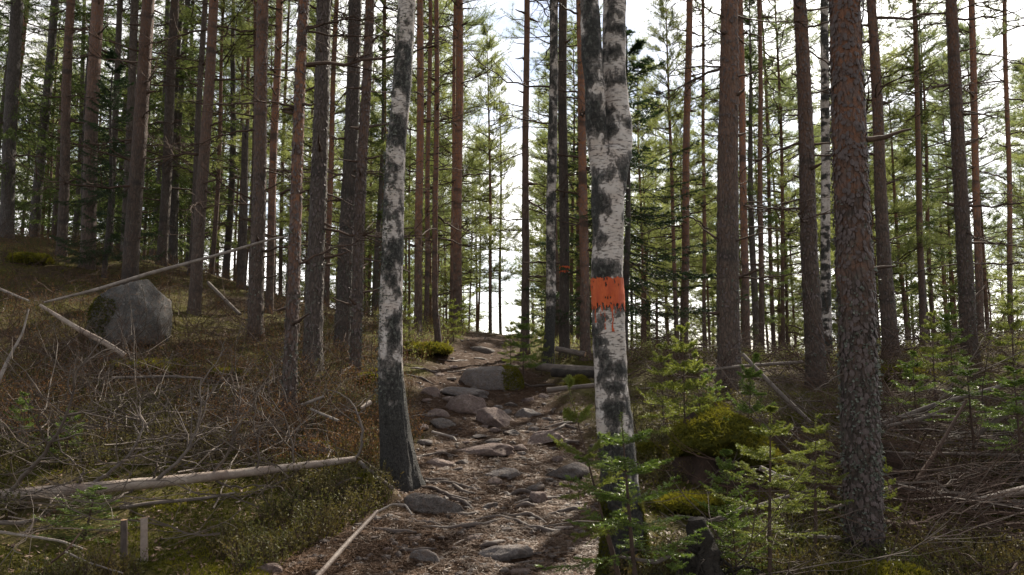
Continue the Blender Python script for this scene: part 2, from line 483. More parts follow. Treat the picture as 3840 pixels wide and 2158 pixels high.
M['stump_dark'] = plain('charred_stump', (.022, .018, .015), (.055, .045, .038), 9, .9, .02)
M['root'] = plain('root_bark', (.12, .09, .075), (.06, .045, .038), 14, .65, .004)
M['rock_grey'] = rock('granite_grey', (.24, .205, .19), (.15, .128, .118), (.30, .26, .24))
M['rock_pink'] = rock('granite_pink', (.28, .20, .172), (.18, .125, .107), (.34, .26, .225))
M['rock_dark'] = rock('granite_dark', (.18, .15, .135), (.12, .10, .09), (.24, .21, .19))
M['rock_boulder'] = rock('boulder_granite', (.17, .16, .15), (.085, .08, .076), (.27, .265, .25))
M['pine_needle'] = leafy('pine_needles', (.11, .15, .062), (.19, .21, .09), .66)
M['young_needle'] = leafy('young_pine_needles', (.14, .178, .066), (.24, .245, .088), .68)
M['spruce_needle'] = leafy('spruce_needles', (.055, .088, .026), (.12, .15, .044), .5)
M['fan_needle'] = leafy('dark_spruce_needles', (.016, .036, .013), (.04, .07, .022), .25)
M['sapling_needle'] = leafy('sapling_needles', (.085, .135, .028), (.16, .21, .045), .5, .35, .6)
M['sapling_yellow'] = leafy('sapling_needles_yellowish', (.12, .155, .032), (.205, .215, .052), .48, .4, .5)
M['juniper'] = leafy('juniper_needles', (.045, .085, .022), (.085, .13, .035), .35)
M['moss'] = leafy('moss', (.08, .085, .016), (.18, .16, .027), .35, .8, .1, 6)
M['moss_dark'] = leafy('moss_dark', (.045, .05, .012), (.11, .105, .02), .3, .8, .1, 6)
M['bilberry'] = leafy('bilberry_sprigs', (.060, .072, .018), (.135, .10, .036), .3, .6, .3, 3)
M['heath'] = leafy('dry_heath', (.20, .105, .05), (.11, .066, .03), .25, .7, .2, 2)
M['litter'] = plain('needle_litter', (.17, .092, .048), (.065, .036, .02), 7, .55, 0, spec=.3)
M['leaf_litter'] = plain('dry_leaves', (.20, .12, .072), (.10, .058, .036), 9, .55, 0, spec=.3)

# ground material: soil and needles on the path, humus and moss beside it
def ground_mat():
    m, n, l, b = mat('forest_floor')
    v = coords(n, l, perobj=False)
    at_ = N(n, 'ShaderNodeAttribute', attribute_name='path')
    big = tex_noise(n, l, v, .9, 5, .6); mid = tex_noise(n, l, v, 6, 5, .65); fine = tex_noise(n, l, v, 70, 5, .7)
    soil = mix(n, l, mid, (.042, .023, .013), (.088, .049, .028))
    soil = mix(n, l, ramp(n, l, fine, [(.38, .8), (.6, 0)]), soil, (.045, .028, .020))
    humus = mix(n, l, mid, (.045, .032, .020), (.115, .075, .042))
    moss = mix(n, l, mid, (.05, .05, .012), (.13, .115, .02))
    off = mix(n, l, ramp(n, l, big, [(.38, 0), (.55, .9)]), humus, moss)
    off = mix(n, l, ramp(n, l, fine, [(.35, .7), (.6, 0)]), off, (.022, .017, .010))
    c = mix(n, l, at_.outputs['Fac'], off, soil)
    l.new(c, b.inputs['Base Color'])
    b.inputs['Roughness'].default_value = .9
    b.inputs['Specular IOR Level'].default_value = .1
    bump(n, l, b, math_(n, l, 'ADD', mid, fine), .8, .02)
    return m
M['ground'] = ground_mat()
# ------------------------------------------------------------------ ground
MOUNDS += [(2.6, 12.6, 1.0, .30), (-7.5, 13.0, 1.6, .25), (6.2, 12.0, 1.0, .22), (-2.5, 10.6, .8, .12)]
def axis_grid(fine0, fine1, step, lo, hi, grow=1.10):
    a = list(np.arange(fine0, fine1, step))
    s = step
    while a[-1] < hi: s = min(s * grow, 60); a.append(a[-1] + s)
    s = step
    while a[0] > lo: s = min(s * grow, 60); a.insert(0, a[0] - s)
    return np.array(a)
gx = axis_grid(-4.0, 4.0, .055, -900, 900)
gy = axis_grid(3.4, 14.0, .055, -300, 1400)
GX, GY = np.meshgrid(gx, gy, indexing='ij')
gz = H(GX.ravel(), GY.ravel())
nx, ny = len(gx), len(gy)
i, j = np.meshgrid(np.arange(nx - 1), np.arange(ny - 1), indexing='ij')
F = np.stack([i * ny + j, (i + 1) * ny + j, (i + 1) * ny + j + 1, i * ny + j + 1], -1).reshape(-1, 4)
A = Acc().add(np.stack([GX.ravel(), GY.ravel(), gz], -1), F)
gm = A.mesh('ground', [M['ground']])
at_ = gm.attributes.new('path', 'FLOAT', 'POINT')
at_.data.foreach_set('value', path_mask(GX.ravel(), GY.ravel()).astype(np.float32))
ground = tag(obj('ground', gm), 'forest floor of soil, moss and needle litter rising to a crest', None, None, 'structure')

# ------------------------------------------------------------------ crowns and branches shared by the trees
def line_frames(P):
    tan = np.gradient(P, axis=1)
    return norm(tan)
def pick(P, t):
    """points and tangents on T lines (T x K x 3) at parameters t (T x m)"""
    T, K, _ = P.shape
    f = np.clip(t, 0, .9999) * (K - 1); k = f.astype(int); u = (f - k)[..., None]
    r = np.arange(T)[:, None]
    a, b = P[r, k], P[r, k + 1]
    return a * (1 - u) + b * u, norm(b - a)

def pine_crown(name, seed, L=7.0, R=1.9, nb=60, n2=15, nt=5, nn=15, needle=.10, nw=.0055, bare=30, leafmat='pine_needle', shape=.8):
    g = np.random.default_rng(seed)
    A = Acc()
    u = np.sort(g.uniform(0, 1, nb))
    z = L * u
    prof = np.clip(np.sin((.18 + .82 * (1 - u) ** shape) * math.pi * .62), .08, 1) * g.uniform(.6, 1.1, nb)
    Ln = R * prof * np.clip((1 - u) * 3.0, .18, 1)
    az = g.uniform(0, 2 * math.pi, nb)
    el = np.radians(-4 + 50 * u ** 1.5 + g.normal(size=nb) * 9)
    d = np.stack([np.cos(az) * np.cos(el), np.sin(az) * np.cos(el), np.sin(el)], -1)
    o = np.stack([0 * z, 0 * z, z], -1)
    P = bent(o, d, Ln, 7, .12, .12, g, .015)
    r = (.008 + .009 * Ln)[:, None] * np.linspace(1, .25, 7)[None]
    A.add(*tubes(P, r, 4), mat=1)
    p, t = pick(P, g.uniform(.22, 1.0, (nb, n2)))
    p = p.reshape(-1, 3); t = t.reshape(-1, 3)
    side = norm(np.cross(t, np.array([0, 0, 1.]))) * np.where(g.uniform(size=(len(t), 1)) < .5, -1, 1)
    td = norm(t * g.uniform(.3, 1, (len(t), 1)) + side * g.uniform(.2, 1, (len(t), 1)) + np.array([0, 0, 1.]) * g.uniform(-.15, .6, (len(t), 1)))
    tl = g.uniform(.22, .55, len(t)) * (R / 1.9) ** .5
    P2 = bent(p, td, tl, 3, .2, .1, g)
    A.add(*tubes(P2, np.linspace(.004, .002, 3)[None] * np.ones((len(tl), 1)), 3), mat=1)
    q, qt = pick(P2, np.linspace(.35, 1, nt)[None] + g.uniform(-.06, .06, (len(tl), nt)))
    q = q.reshape(-1, 3); qt = norm(qt.reshape(-1, 3) + np.array([0, 0, .35]))
    A.add(*needles(q, qt, nn, needle, nw, .75, g), mat=0)
    if bare:
        z = g.uniform(-4.5, .5, bare)
        az = g.uniform(0, 6.28, bare); el = g.normal(size=bare) * .18 + .02
        d = np.stack([np.cos(az) * np.cos(el), np.sin(az) * np.cos(el), np.sin(el)], -1)
        P = bent(np.stack([0 * z, 0 * z, z], -1), d, g.uniform(.4, 1.5, bare) * (R / 1.9), 7, .15, -.06, g, .02)
        A.add(*tubes(P, np.linspace(.013, .004, 7)[None] * np.ones((bare, 1)), 3), mat=1)
        p, t = pick(P, g.uniform(.35, 1, (bare, 4)))
        p = p.reshape(-1, 3); t = norm(t.reshape(-1, 3) + g.normal(size=(bare * 4, 3)) * .5)
        A.add(*tubes(bent(p, t, g.uniform(.12, .45, len(p)), 4, .25, 0, g), np.linspace(.005, .0025, 4)[None] * np.ones((len(p), 1)), 3), mat=1)
    return A.mesh(name, [M[leafmat], M['branch']], smooth=False)

def spruce_crown(name, seed, L=9.0, R=1.6, nb=95, n2=16, np_=7, nn=3, needle=.05, nw=.014, leafmat='spruce_needle', stem=None, rtop=.12, droop=-.30, el0=-12, el1=45, twig=.42, twr=.004, whorl=None, rbr=.012, spread=.9, hang=-.35, keep=1.0):
    g = np.random.default_rng(seed)
    A = Acc()
    if whorl:
        lv = np.linspace(0, .97, whorl)
        u = np.repeat(lv, nb // whorl + 1)[:nb] + g.normal(size=nb) * .012
        u = np.clip(u, 0, 1)
        az = np.arange(nb) * 2.399 + g.normal(size=nb) * .25
    else:
        u = np.sort(g.uniform(0, 1, nb) ** 1.1); az = g.uniform(0, 6.283, nb)
    z = L * u
    Ln = R * (np.clip(1 - u, 0, 1) ** .8 * (1 - rtop) + rtop) * g.uniform(.6, 1.08, nb)
    el = np.radians(el0 + (el1 - el0) * u ** 1.4 + g.normal(size=nb) * 7)
    d = np.stack([np.cos(az) * np.cos(el), np.sin(az) * np.cos(el), np.sin(el)], -1)
    K = 8
    t = np.linspace(0, 1, K)
    P = bent(np.stack([0 * z, 0 * z, z], -1), d, Ln, K, .10, 0, g, .008)
    P[..., 2] += (droop * Ln)[:, None] * (np.sin(t * math.pi * .9) * .6 + .1 * t)[None] * (1 - u[:, None] * .8)
    A.add(*tubes(P, rbr * (.4 + .6 * Ln / R)[:, None] * np.linspace(1, .2, K)[None], 3), mat=1)
    tt = np.tile(np.linspace(.16, 1.0, n2), (nb, 1)) + g.uniform(-.02, .02, (nb, n2))
    p, tg = pick(P, tt)
    sgn = np.where((np.arange(n2)[None] + np.zeros((nb, 1))) % 2 < 1, -1., 1.)[..., None]
    side = norm(np.cross(tg, np.array([0, 0, 1.]))) * sgn
    tl = (twig * (Ln / Ln.max())[:, None] ** .6 * (1.12 - tt * .85) * g.uniform(.6, 1.2, (nb, n2))).reshape(-1)
    td = norm(tg * .75 + side * g.uniform(.5, 1., (nb, n2, 1)) + np.array([0, 0, 1.]) * (hang * g.uniform(.2, 1.2, (nb, n2, 1)))).reshape(-1, 3)
    p = p.reshape(-1, 3)
    sel = g.uniform(size=len(p)) < keep
    p, td, tl = p[sel], td[sel], tl[sel]
    P2 = bent(p, td, tl, 4, .10, hang * .25, g)
    A.add(*tubes(P2, np.linspace(twr, twr * .5, 4)[None] * np.ones((len(tl), 1)), 3), mat=1)
    q, qt = pick(P2, np.linspace(.06, 1, np_)[None] + g.uniform(-.04, .04, (len(tl), np_)))
    A.add(*needles(q.reshape(-1, 3), qt.reshape(-1, 3), nn, needle, nw, spread, g), mat=0)
    q, qt = pick(P, np.linspace(.1, 1, n2 * 2)[None] * np.ones((nb, 1)))
    A.add(*needles(q.reshape(-1, 3), qt.reshape(-1, 3), nn, needle, nw, spread, g), mat=0)
    if stem:
        A.add(*tubes(np.array([[[0, 0, -stem[1]], [0, 0, L * .3], [0, 0, L * .7], [0, 0, L * 1.02]]]), np.array([[stem[0], stem[0] * .75, stem[0] * .4, stem[0] * .15]]), 7), mat=1)
        zz = np.linspace(L * .8, L * 1.02, 14)
        A.add(*needles(np.stack([0 * zz, 0 * zz, zz], -1), np.tile([0, 0, 1.], (14, 1)), nn * 2, needle, nw, .7, g), mat=0)
    return A.mesh(name, [M[leafmat], M['branch']], smooth=False)

def bare_crown(name, seed, L=6.0, R=1.6, nb=26):
    g = np.random.default_rng(seed)
    A = Acc()
    u = np.sort(g.uniform(0, 1, nb)); az = g.uniform(0, 6.28, nb); el = g.uniform(.5, 1.0, nb)
    d = np.stack([np.cos(az) * np.cos(el), np.sin(az) * np.cos(el), np.sin(el)], -1)
    P = bent(np.stack([0 * u, 0 * u, u * L], -1), d, R * (1.3 - u), 7, .15, 0, g, .02)
    A.add(*tubes(P, np.linspace(.018, .005, 7)[None] * np.ones((nb, 1)), 4))
    p, t = pick(P, g.uniform(.25, 1, (nb, 9))); p = p.reshape(-1, 3)
    t = norm(t.reshape(-1, 3) + g.normal(size=(len(p), 3)) * .5)
    P2 = bent(p, t, g.uniform(.3, .9, len(p)), 5, .2, -.1, g)
    A.add(*tubes(P2, np.linspace(.005, .002, 5)[None] * np.ones((len(p), 1)), 3))
    p, t = pick(P2, g.uniform(.3, 1, (len(p), 4))); p = p.reshape(-1, 3); t = norm(t.reshape(-1, 3) + g.normal(size=(len(p), 3)) * .4)
    A.add(*tubes(bent(p, t, g.uniform(.15, .4, len(p)), 3, .2, -.1, g), np.linspace(.0025, .0015, 3)[None] * np.ones((len(p), 1)), 3))
    return A.mesh(name, [M['branch']], smooth=False)

PINE = [pine_crown('pine_crown', 100 + k, L=L, R=R, nb=nb) for k, (L, R, nb) in enumerate([(7, 1.9, 58), (8, 1.7, 64), (6, 2.1, 52), (7.5, 1.5, 54)])]
YOUNG = [pine_crown('young_pine_crown', 200 + k, L=L, R=R, nb=nb, n2=13, leafmat='young_needle', bare=16, shape=1.0) for k, (L, R, nb) in enumerate([(7, 1.2, 62), (8.5, 1.05, 66), (6, 1.35, 56)])]
SPRUCE = [spruce_crown('spruce_crown', 300 + k, L=L, R=R, nb=nb) for k, (L, R, nb) in enumerate([(11, 1.7, 105), (9, 1.5, 90), (12.5, 1.9, 120)])]
BARE = [bare_crown('birch_crown', 400 + k) for k in range(2)]
CROWN_L = {m.name: L for m, L in list(zip(PINE, (7, 8, 6, 7.5))) + list(zip(YOUNG, (7, 8.5, 6))) + list(zip(SPRUCE, (11, 9, 12.5))) + [(m, 6.0) for m in BARE]}

def dead_branch(name, seed, L, r, tw, lift=.1, sub=2):
    g = np.random.default_rng(seed)
    A = Acc()
    K = 9
    d = norm(np.array([[1, 0, g.normal() * .15]]))
    P = bent(np.array([[-.03, 0, 0.]]), d, np.array([L]), K, .14, lift, g, .012)
    A.add(*tubes(P, r * np.linspace(1, .28, K)[None], 5))
    if tw:
        p, t = pick(P, np.sort(g.uniform(.25, 1, (1, tw)))); p = p.reshape(-1, 3)
        t = norm(t.reshape(-1, 3) * .9 + g.normal(size=(tw, 3)) * np.array([.5, .6, .45]))
        P2 = bent(p, t, L * g.uniform(.12, .45, tw), 5, .25, .1, g, .02)
        A.add(*tubes(P2, r * .42 * np.linspace(1, .4, 5)[None] * np.ones((tw, 1)), 3))
        if sub:
            p, t = pick(P2, g.uniform(.3, 1, (tw, sub))); p = p.reshape(-1, 3)
            t = norm(t.reshape(-1, 3) + g.normal(size=(len(p), 3)) * .6)
            A.add(*tubes(bent(p, t, L * g.uniform(.06, .2, len(p)), 4, .3, 0, g), r * .22 * np.linspace(1, .5, 4)[None] * np.ones((len(p), 1)), 3))
    return A.mesh(name, [M['branch']])
STUB = [dead_branch('branch', 500 + k, L, r, 0, .06) for k, (L, r) in enumerate([(.12, .024), (.20, .021), (.36, .021), (.16, .030)])]
SNAG = [dead_branch('branch', 520 + k, L, r, tw, lf) for k, (L, r, tw, lf) in enumerate([(.40, .020, 2, .2), (.6, .019, 4, .05), (.9, .019, 6, .12), (1.2, .020, 9, -.08), (.75, .018, 6, -.15), (1.5, .021, 11, .1), (1.0, .016, 8, .2)])]

# ------------------------------------------------------------------ trunks
class Stem:
    """A trunk described by (pixel x, pixel y, pixel width) points at depth d, continued to height Ht."""
    def __init__(s, pts, d, Ht, seed, lean_keep=.6, rtop=.03):
        pts = sorted(pts, key=lambda q: -q[1])
        b = at(pts[0][0], pts[0][1], d)
        s.base = np.array([b[0], d, h1(b[0], d)])
        W = [at(q[0], q[1], d) for q in pts]
        rr = [q[2] / 2 * d / FPX * .88 for q in pts]
        zs = [w_[2] - s.base[2] for w_ in W]; xs = [w_[0] - s.base[0] for w_ in W]
        dz = min(0, zs[0]) if zs[0] < 0 else zs[0]
        zs = [max(z, 0) for z in zs]
        g = random.Random(seed)
        yl = g.uniform(-.02, .02)
        ln = (xs[-1] - xs[-2]) / max(zs[-1] - zs[-2], .1)
        if Ht > zs[-1]:
            zs.append(Ht); xs.append(xs[-1] + ln * (Ht - zs[-2]) * lean_keep)
            slope = (rr[-1] - rr[0]) / max(zs[-2] - zs[0], .5)
            rr.append(rtop)
        zs = [-.25] + zs; xs = [xs[0]] + xs; rr = [rr[0] * 1.03] + rr
        s.zs, s.xs, s.rr, s.yl, s.Ht = np.array(zs), np.array(xs), np.array(rr), yl, max(zs)
        s.seed = seed; s.ph = g.uniform(0, 6.28)
    def axis(s, z):
        z = np.asarray(z, float)
        # smooth the polyline a little, add a slight wander
        x = (np.interp(z, s.zs, s.xs) * 2 + np.interp(z - .12, s.zs, s.xs) + np.interp(z + .12, s.zs, s.xs)) / 4
        x = x + .012 * np.sin(z * 1.1 + s.ph) * np.clip(z / 2, 0, 1)
        y = s.yl * z + .02 * np.sin(z * .8 + s.ph * 2) * np.clip(z / 2, 0, 1)
        return np.stack([x, y, z], -1)
    def rad(s, z): return (np.interp(z, s.zs, s.rr) * 2 + np.interp(z - .1, s.zs, s.rr) + np.interp(z + .1, s.zs, s.rr)) / 4
    def on(s, z, th, off=0.0):
        a = s.axis(z); r = s.rad(z) + off
        return a + np.stack([np.cos(th) * r, np.sin(th) * r, 0 * r], -1)
    def mesh(s, name, m, sides=24, step=.08, zfine=8., flare=.35, ridge=.10, whorl=.5, lump=.05, ridge_top=2.5):
        zf = np.arange(-.25, min(zfine, s.Ht), step)
        z = zf if s.Ht <= zfine else np.concatenate([zf, np.arange(zfine, s.Ht, .5), [s.Ht]])
        th = np.arange(sides) / sides * 2 * math.pi
        Z, T = np.meshgrid(z, th, indexing='ij')
        a = s.axis(Z); r = s.rad(Z)
        zc = np.clip(Z, 0, None)
        k = 1 + flare * np.exp(-zc / .16) * (.75 + .45 * np.cos(T * 3 + s.ph) + .3 * np.cos(T * 5 + s.ph * 2))
        cyl = np.stack([np.cos(T), np.sin(T), Z], -1)
        k += lump * fbm(cyl * np.array([1.3, 1.3, 2.2]) + s.ph, 3, s.seed)
        if whorl:
            w_ = (Z + .18 * np.sin(s.ph + Z * .7)) / whorl
            k += .10 * np.exp(-((w_ - np.round(w_)) / .11) ** 2) * (.6 + .4 * np.sin(T * 2 + np.round(w_) * 1.7))
        if ridge:
            q = np.stack([np.cos(T) * 5.5, np.sin(T) * 5.5, Z * 3.2], -1)
            rd = 1 - np.abs(fbm(q + s.ph * 3, 3, s.seed + 5))
            fade = np.clip(1.25 - Z / ridge_top * .5, .35, 1)
            k += ridge * fade * (rd - .75)
        V = a + np.stack([np.cos(T) * r * k, np.sin(T) * r * k, 0 * r], -1)
        n = len(z)
        ii, jj = np.meshgrid(np.arange(n - 1), np.arange(sides), indexing='ij')
        j2 = (jj + 1) % sides
        Fq = np.stack([ii * sides + jj, ii * sides + j2, (ii + 1) * sides + j2, (ii + 1) * sides + jj], -1).reshape(-1, 4)
        A = Acc().add(V.reshape(-1, 3), Fq)
        top = V[-1]; A.add(np.vstack([top, top.mean(0)]), np.array([[sides, q, (q + 1) % sides] for q in range(sides)]))
        return A.mesh(name, [m])

def surf_patch(S, zs, ths, size, lift, g, curl=.3, tilt=.5):
    """little bark scales standing proud of a trunk surface"""
    n = len(zs)
    c = S.on(zs, ths, .004)
    nrm = np.stack([np.cos(ths), np.sin(ths), 0 * ths], -1)
    tx = np.stack([-np.sin(ths), np.cos(ths), 0 * ths], -1)
    up = np.tile([0, 0, 1.], (n, 1))
    w_ = size * g.uniform(.5, 1.2, (n, 1)); hh = size * g.uniform(.6, 1.6, (n, 1)); lf = lift * g.uniform(.3, 1.3, (n, 1))
    rings = []
    for (a, b, o) in ((-1, .2, .1), (-.6, 1, 0), (.5, 1.05, 0), (1, .1, .15), (.55, -.9, 1.), (-.5, -1, .9)):
        rings.append(c + tx * a * w_ * g.uniform(.75, 1.15, (n, 1)) + up * b * hh * g.uniform(.75, 1.15, (n, 1)) + nrm * (o * lf + .002))
    mid = c + nrm * (lf * .55 + .004)
    V = np.stack(rings + [mid], 1).reshape(-1, 3)
    b0 = np.arange(n)[:, None] * 7
    Fc = np.concatenate([b0 + np.array([[6, k, (k + 1) % 6]]) for k in range(6)], 0)
    return V, Fc
def lichen_bits(S, zs, ths, size, g, per=5):
    n = len(zs)
    c = np.repeat(S.on(zs, ths, .004), per, 0)
    th = np.repeat(ths, per)
    nrm = np.stack([np.cos(th), np.sin(th), 0 * th], -1)
    c = c + g.normal(size=c.shape) * size * .6
    d1 = norm(g.normal(size=c.shape) + nrm * .8); d2 = norm(np.cross(d1, g.normal(size=c.shape)))
    s_ = size * g.uniform(.4, 1.1, (len(c), 1))
    V = np.stack([c - d2 * s_ * .5, c + d2 * s_ * .5, c + d1 * s_ + d2 * s_ * .3, c + d1 * s_ * .8 - d2 * s_ * .4], 1).reshape(-1, 3)
    return V, np.arange(len(V)).reshape(-1, 4)

def add_branches(t, S, z0, z1, n, meshes, g, smin=.7, smax=1.3, side=None):
    for k in range(n):
        z = g.uniform(z0, z1)
        z = round(z / .5) * .5 + g.uniform(-.06, .06) if g.random() < .7 else z
        z = max(z, .25)
        th = (g.uniform(0, 6.283) if g.random() < .5 else g.choice((0, math.pi)) + g.gauss(0, .6)) if side is None else g.choice(side) + g.gauss(0, .5)
        p = S.on(np.array(z), np.array(th), -.012)
        sc_ = g.uniform(smin, smax)
        obj('branch', g.choice(meshes), t, p, (g.gauss(0, .3), g.gauss(-.02, .18), th), sc_)

def add_crown(t, S, me, z0=None, seed=0, sxy=1.0):
    L = CROWN_L[me.name]
    z0 = S.Ht - L if z0 is None else z0
    s_ = (S.Ht - z0) / L
    p0, p1 = S.axis(np.array(z0)), S.axis(np.array(S.Ht))
    q = Vector(p1 - p0).to_track_quat('Z', 'Y') @ Quaternion((0, 0, 1), seed * 1.7)
    return obj('crown', me, t, p0, q, (s_ * sxy, s_ * sxy, s_))

TREES = []
def tree(name, label, cat, pts, d, Ht, m, seed, crown=None, crown_z=None, stubs=6, snags=6, sz=(.6, 7.), group=None, sides=24, step=.08, flare=.3, ridge=.08, whorl=.5, lump=.06, sxy=1.0, smax=1.3):
    S = Stem(pts, d, Ht, seed)
    t = thing(name, label, cat, S.base, group)
    tr = obj('trunk', S.mesh('trunk', M[m], sides, step, 8., flare, ridge, whorl, lump), t)
    g = random.Random(seed * 13 + 1)
    if stubs: add_branches(t, S, sz[0], sz[1], int(stubs * 1.8), STUB, g, .8, 1.6)
    if snags: add_branches(t, S, sz[0] + .6, sz[1] + 1, int(snags * (2.8 if d < 16.6 else 1.7)), SNAG, g, .6, smax)
    if crown is not None: add_crown(t, S, crown, crown_z, seed, sxy)
    TREES.append((S, t))
    return S, t

G_PINE = 'pine trunks standing along the path'
T = [
 # name label pts d Ht mat crown stubs snags
 ('spruce_tree', 'dark spruce with drooping green sprays at the far left edge', [(22, 905, 54), (60, 0, 48)], 18, 16, 'spruce_bark', SPRUCE[0], 2, 8),
 ('pine_tree', 'slim pine between far left spruce and thicker reddish pine', [(231, 947, 42), (276, 0, 34)], 17, 17, 'pine', PINE[0], 5, 8),
 ('pine_tree', 'straight pine with reddish upper bark, left of boulder', [(328, 1000, 60), (373, 0, 48)], 16, 18, 'pine', PINE[1], 7, 9),
 ('pine_tree', 'thin grey pine left of the trunk pair behind boulder', [(407, 995, 27), (451, 0, 24)], 18, 14, 'pine_dark', PINE[3], 3, 14),
 ('pine_tree', 'dark pine half hidden behind the thick trunk over boulder', [(466, 1000, 36), (507, 0, 32)], 17.6, 16, 'pine_dark', PINE[2], 3, 8),
 ('pine_tree', 'thick knotty pine rising directly behind the grey boulder', [(489, 1020, 66), (556, 0, 52)], 15, 18, 'pine', PINE[0], 9, 10),
 ('pine_tree', 'dark pine right of the boulder, behind leaning pole', [(608, 960, 42), (660, 0, 36)], 18.6, 17, 'pine_dark', PINE[1], 4, 12),
 ('pine_tree', 'narrow blackish pine touching the left of a reddish pine', [(718, 1000, 27), (765, 0, 22)], 18.0, 15, 'pine_dark', PINE[3], 2, 8),
 ('pine_tree', 'reddish pine with side stub, right of the boulder', [(727, 1215, 52), (765, 560, 46), (800, 0, 38)], 14.5, 17, 'pine', PINE[2], 8, 8),
 ('pine_tree', 'slender pine seen just right of the broken snag', [(950, 1060, 28), (968, 0, 24)], 19.6, 16, 'pine', PINE[0], 2, 6),
 ('pine_tree', 'tall straight pine right of the broken snag, grey base', [(955, 1300, 64), (988, 0, 48)], 13, 18, 'pine', PINE[1], 9, 10),
 ('pine_tree', 'slim orange pine behind the tall straight pine', [(1010, 1140, 34), (1048, 0, 29)], 16, 16, 'pine_red', PINE[3], 6, 9),
 ('pine_tree', 'smooth orange-barked pine with lichened foot before mossy bank', [(1083, 1540, 58), (1100, 900, 50), (1141, 0, 43)], 9, 16, 'pine_red', PINE[2], 9, 6),
 ('pine_tree', 'thick dark furrowed pine left of the mossy birch', [(1171, 1400, 80), (1190, 900, 70), (1223, 0, 60)], 11, 18, 'pine_dark', PINE[0], 9, 6),
 ('pine_tree', 'thin reddish pine in the gap behind thick furrowed pine', [(1228, 1000, 24), (1262, 0, 20)], 22, 16, 'pine_red', PINE[1], 0, 8),
 ('pine_tree', 'broad grey-plated pine just left of the mossy birch', [(1282, 1310, 68), (1310, 700, 62), (1336, 0, 56)], 13, 19, 'pine_dark', PINE[2], 7, 6),
 ('pine_tree', 'slimmer pine touching broad plated pine, nearest the birch', [(1330, 1450, 46), (1352, 700, 44), (1381, 0, 38)], 11, 16, 'pine', PINE[3], 8, 4),
 ('pine_tree', 'straight brown pine right of the mossy birch', [(1567, 1300, 34), (1578, 0, 28)], 16.5, 18, 'pine_red', PINE[0], 6, 6),
 ('pine_tree', 'very thin pine between two brown pines beside birch', [(1598, 1300, 21), (1613, 0, 17)], 18, 16, 'pine_red', PINE[1], 2, 6),
 ('pine_tree', 'thin pine with curved foot on mossy edge of path', [(1646, 1352, 30), (1632, 1150, 25), (1640, 0, 20)], 14.5, 15, 'pine_red', PINE[3], 4, 3),
 ('pine_tree', 'tall pine left of the path crest with orange bark', [(1713, 1230, 38), (1725, 0, 31)], 19, 19, 'pine_red', PINE[2], 5, 12),
 ('pine_tree', 'thin stem tucked behind the pine at path crest', [(1694, 1230, 17), (1708, 0, 14)], 20.3, 16, 'pine_red', PINE[1], 0, 5),
 ('pine_tree', 'straight lone pine right of path near small spruce', [(1968, 1352, 38), (1972, 700, 30), (1975, 0, 25)], 15.5, 18, 'pine', PINE[0], 9, 6),
 ('pine_tree', 'grey pine with small orange paint dashes behind thin birch', [(2117, 1335, 44), (2110, 0, 36)], 14.8, 18, 'pine_dark', PINE[1], 3, 8),
 ('pine_tree', 'reddish pine left of the forked birch, seen behind it', [(2195, 1375, 44), (2188, 600, 36), (2172, 0, 28)], 14.3, 17, 'pine_red', PINE[2], 5, 8),
 ('pine_tree', 'slim orange pine right of dark spruce behind forked birch', [(2565, 1265, 34), (2579, 0, 27)], 17, 17, 'pine_red', PINE[3], 4, 7),
 ('pine_tree', 'thin pale pine left of the thick right-hand pine', [(2642, 1250, 16), (2642, 0, 13)], 23, 16, 'pine_far', PINE[1], 0, 6),
 ('pine_tree', 'thick upright pine with knotted burrs right of forked birch', [(2737, 1440, 98), (2722, 600, 86), (2728, 0, 72)], 11, 19, 'pine', PINE[0], 12, 6),
 ('pine_tree', 'narrow orange pine hugging the thick knotted pine', [(2799, 1315, 33), (2776, 0, 26)], 15.5, 17, 'pine_red', PINE[2], 3, 8),
 ('pine_tree', 'slim pine standing in background between two thick pines', [(2856, 1290, 23), (2843, 0, 18)], 20, 17, 'pine_far', PINE[3], 0, 10),
 ('pine_tree', 'reddish leaning pine with side branches left of thin birch', [(3064, 1462, 80), (3028, 800, 66), (2994, 0, 54)], 11.3, 18, 'pine', PINE[1], 8, 7),
 ('pine_tree', 'purplish pine behind the nearest scaly pine', [(3345, 1372, 66), (3300, 700, 48), (3268, 0, 37)], 13.5, 17, 'pine', PINE[2], 7, 7),
 ('pine_tree', 'dark ringed pine standing at the right of the picture', [(3634, 1312, 66), (3608, 700, 56), (3578, 0, 46)], 12.5, 17, 'pine', PINE[0], 9, 6),
 ('pine_tree', 'pale orange pine just right of the dark ringed pine', [(3676, 1270, 32), (3642, 0, 25)], 16, 17, 'pine_red', PINE[3], 3, 8),
 ('pine_tree', 'thin orange pine near the right picture edge', [(3792, 1250, 22), (3768, 0, 17)], 18, 15, 'pine_red', PINE[1], 0, 10),
]
for k, (nm, lab, pts, d, Ht, m, cr, st, sn) in enumerate(T):
    near = d < 12
    tree(nm, lab, 'tree', pts, d, Ht, m, 30 + k, cr, 1.6 if nm == 'spruce_tree' else None, st, sn, sides=32 if near else 18, step=.045 if near else .10, sz=(.8, 9.), sxy=.6)

ND = float(ground_at(3243, 2108)[1])
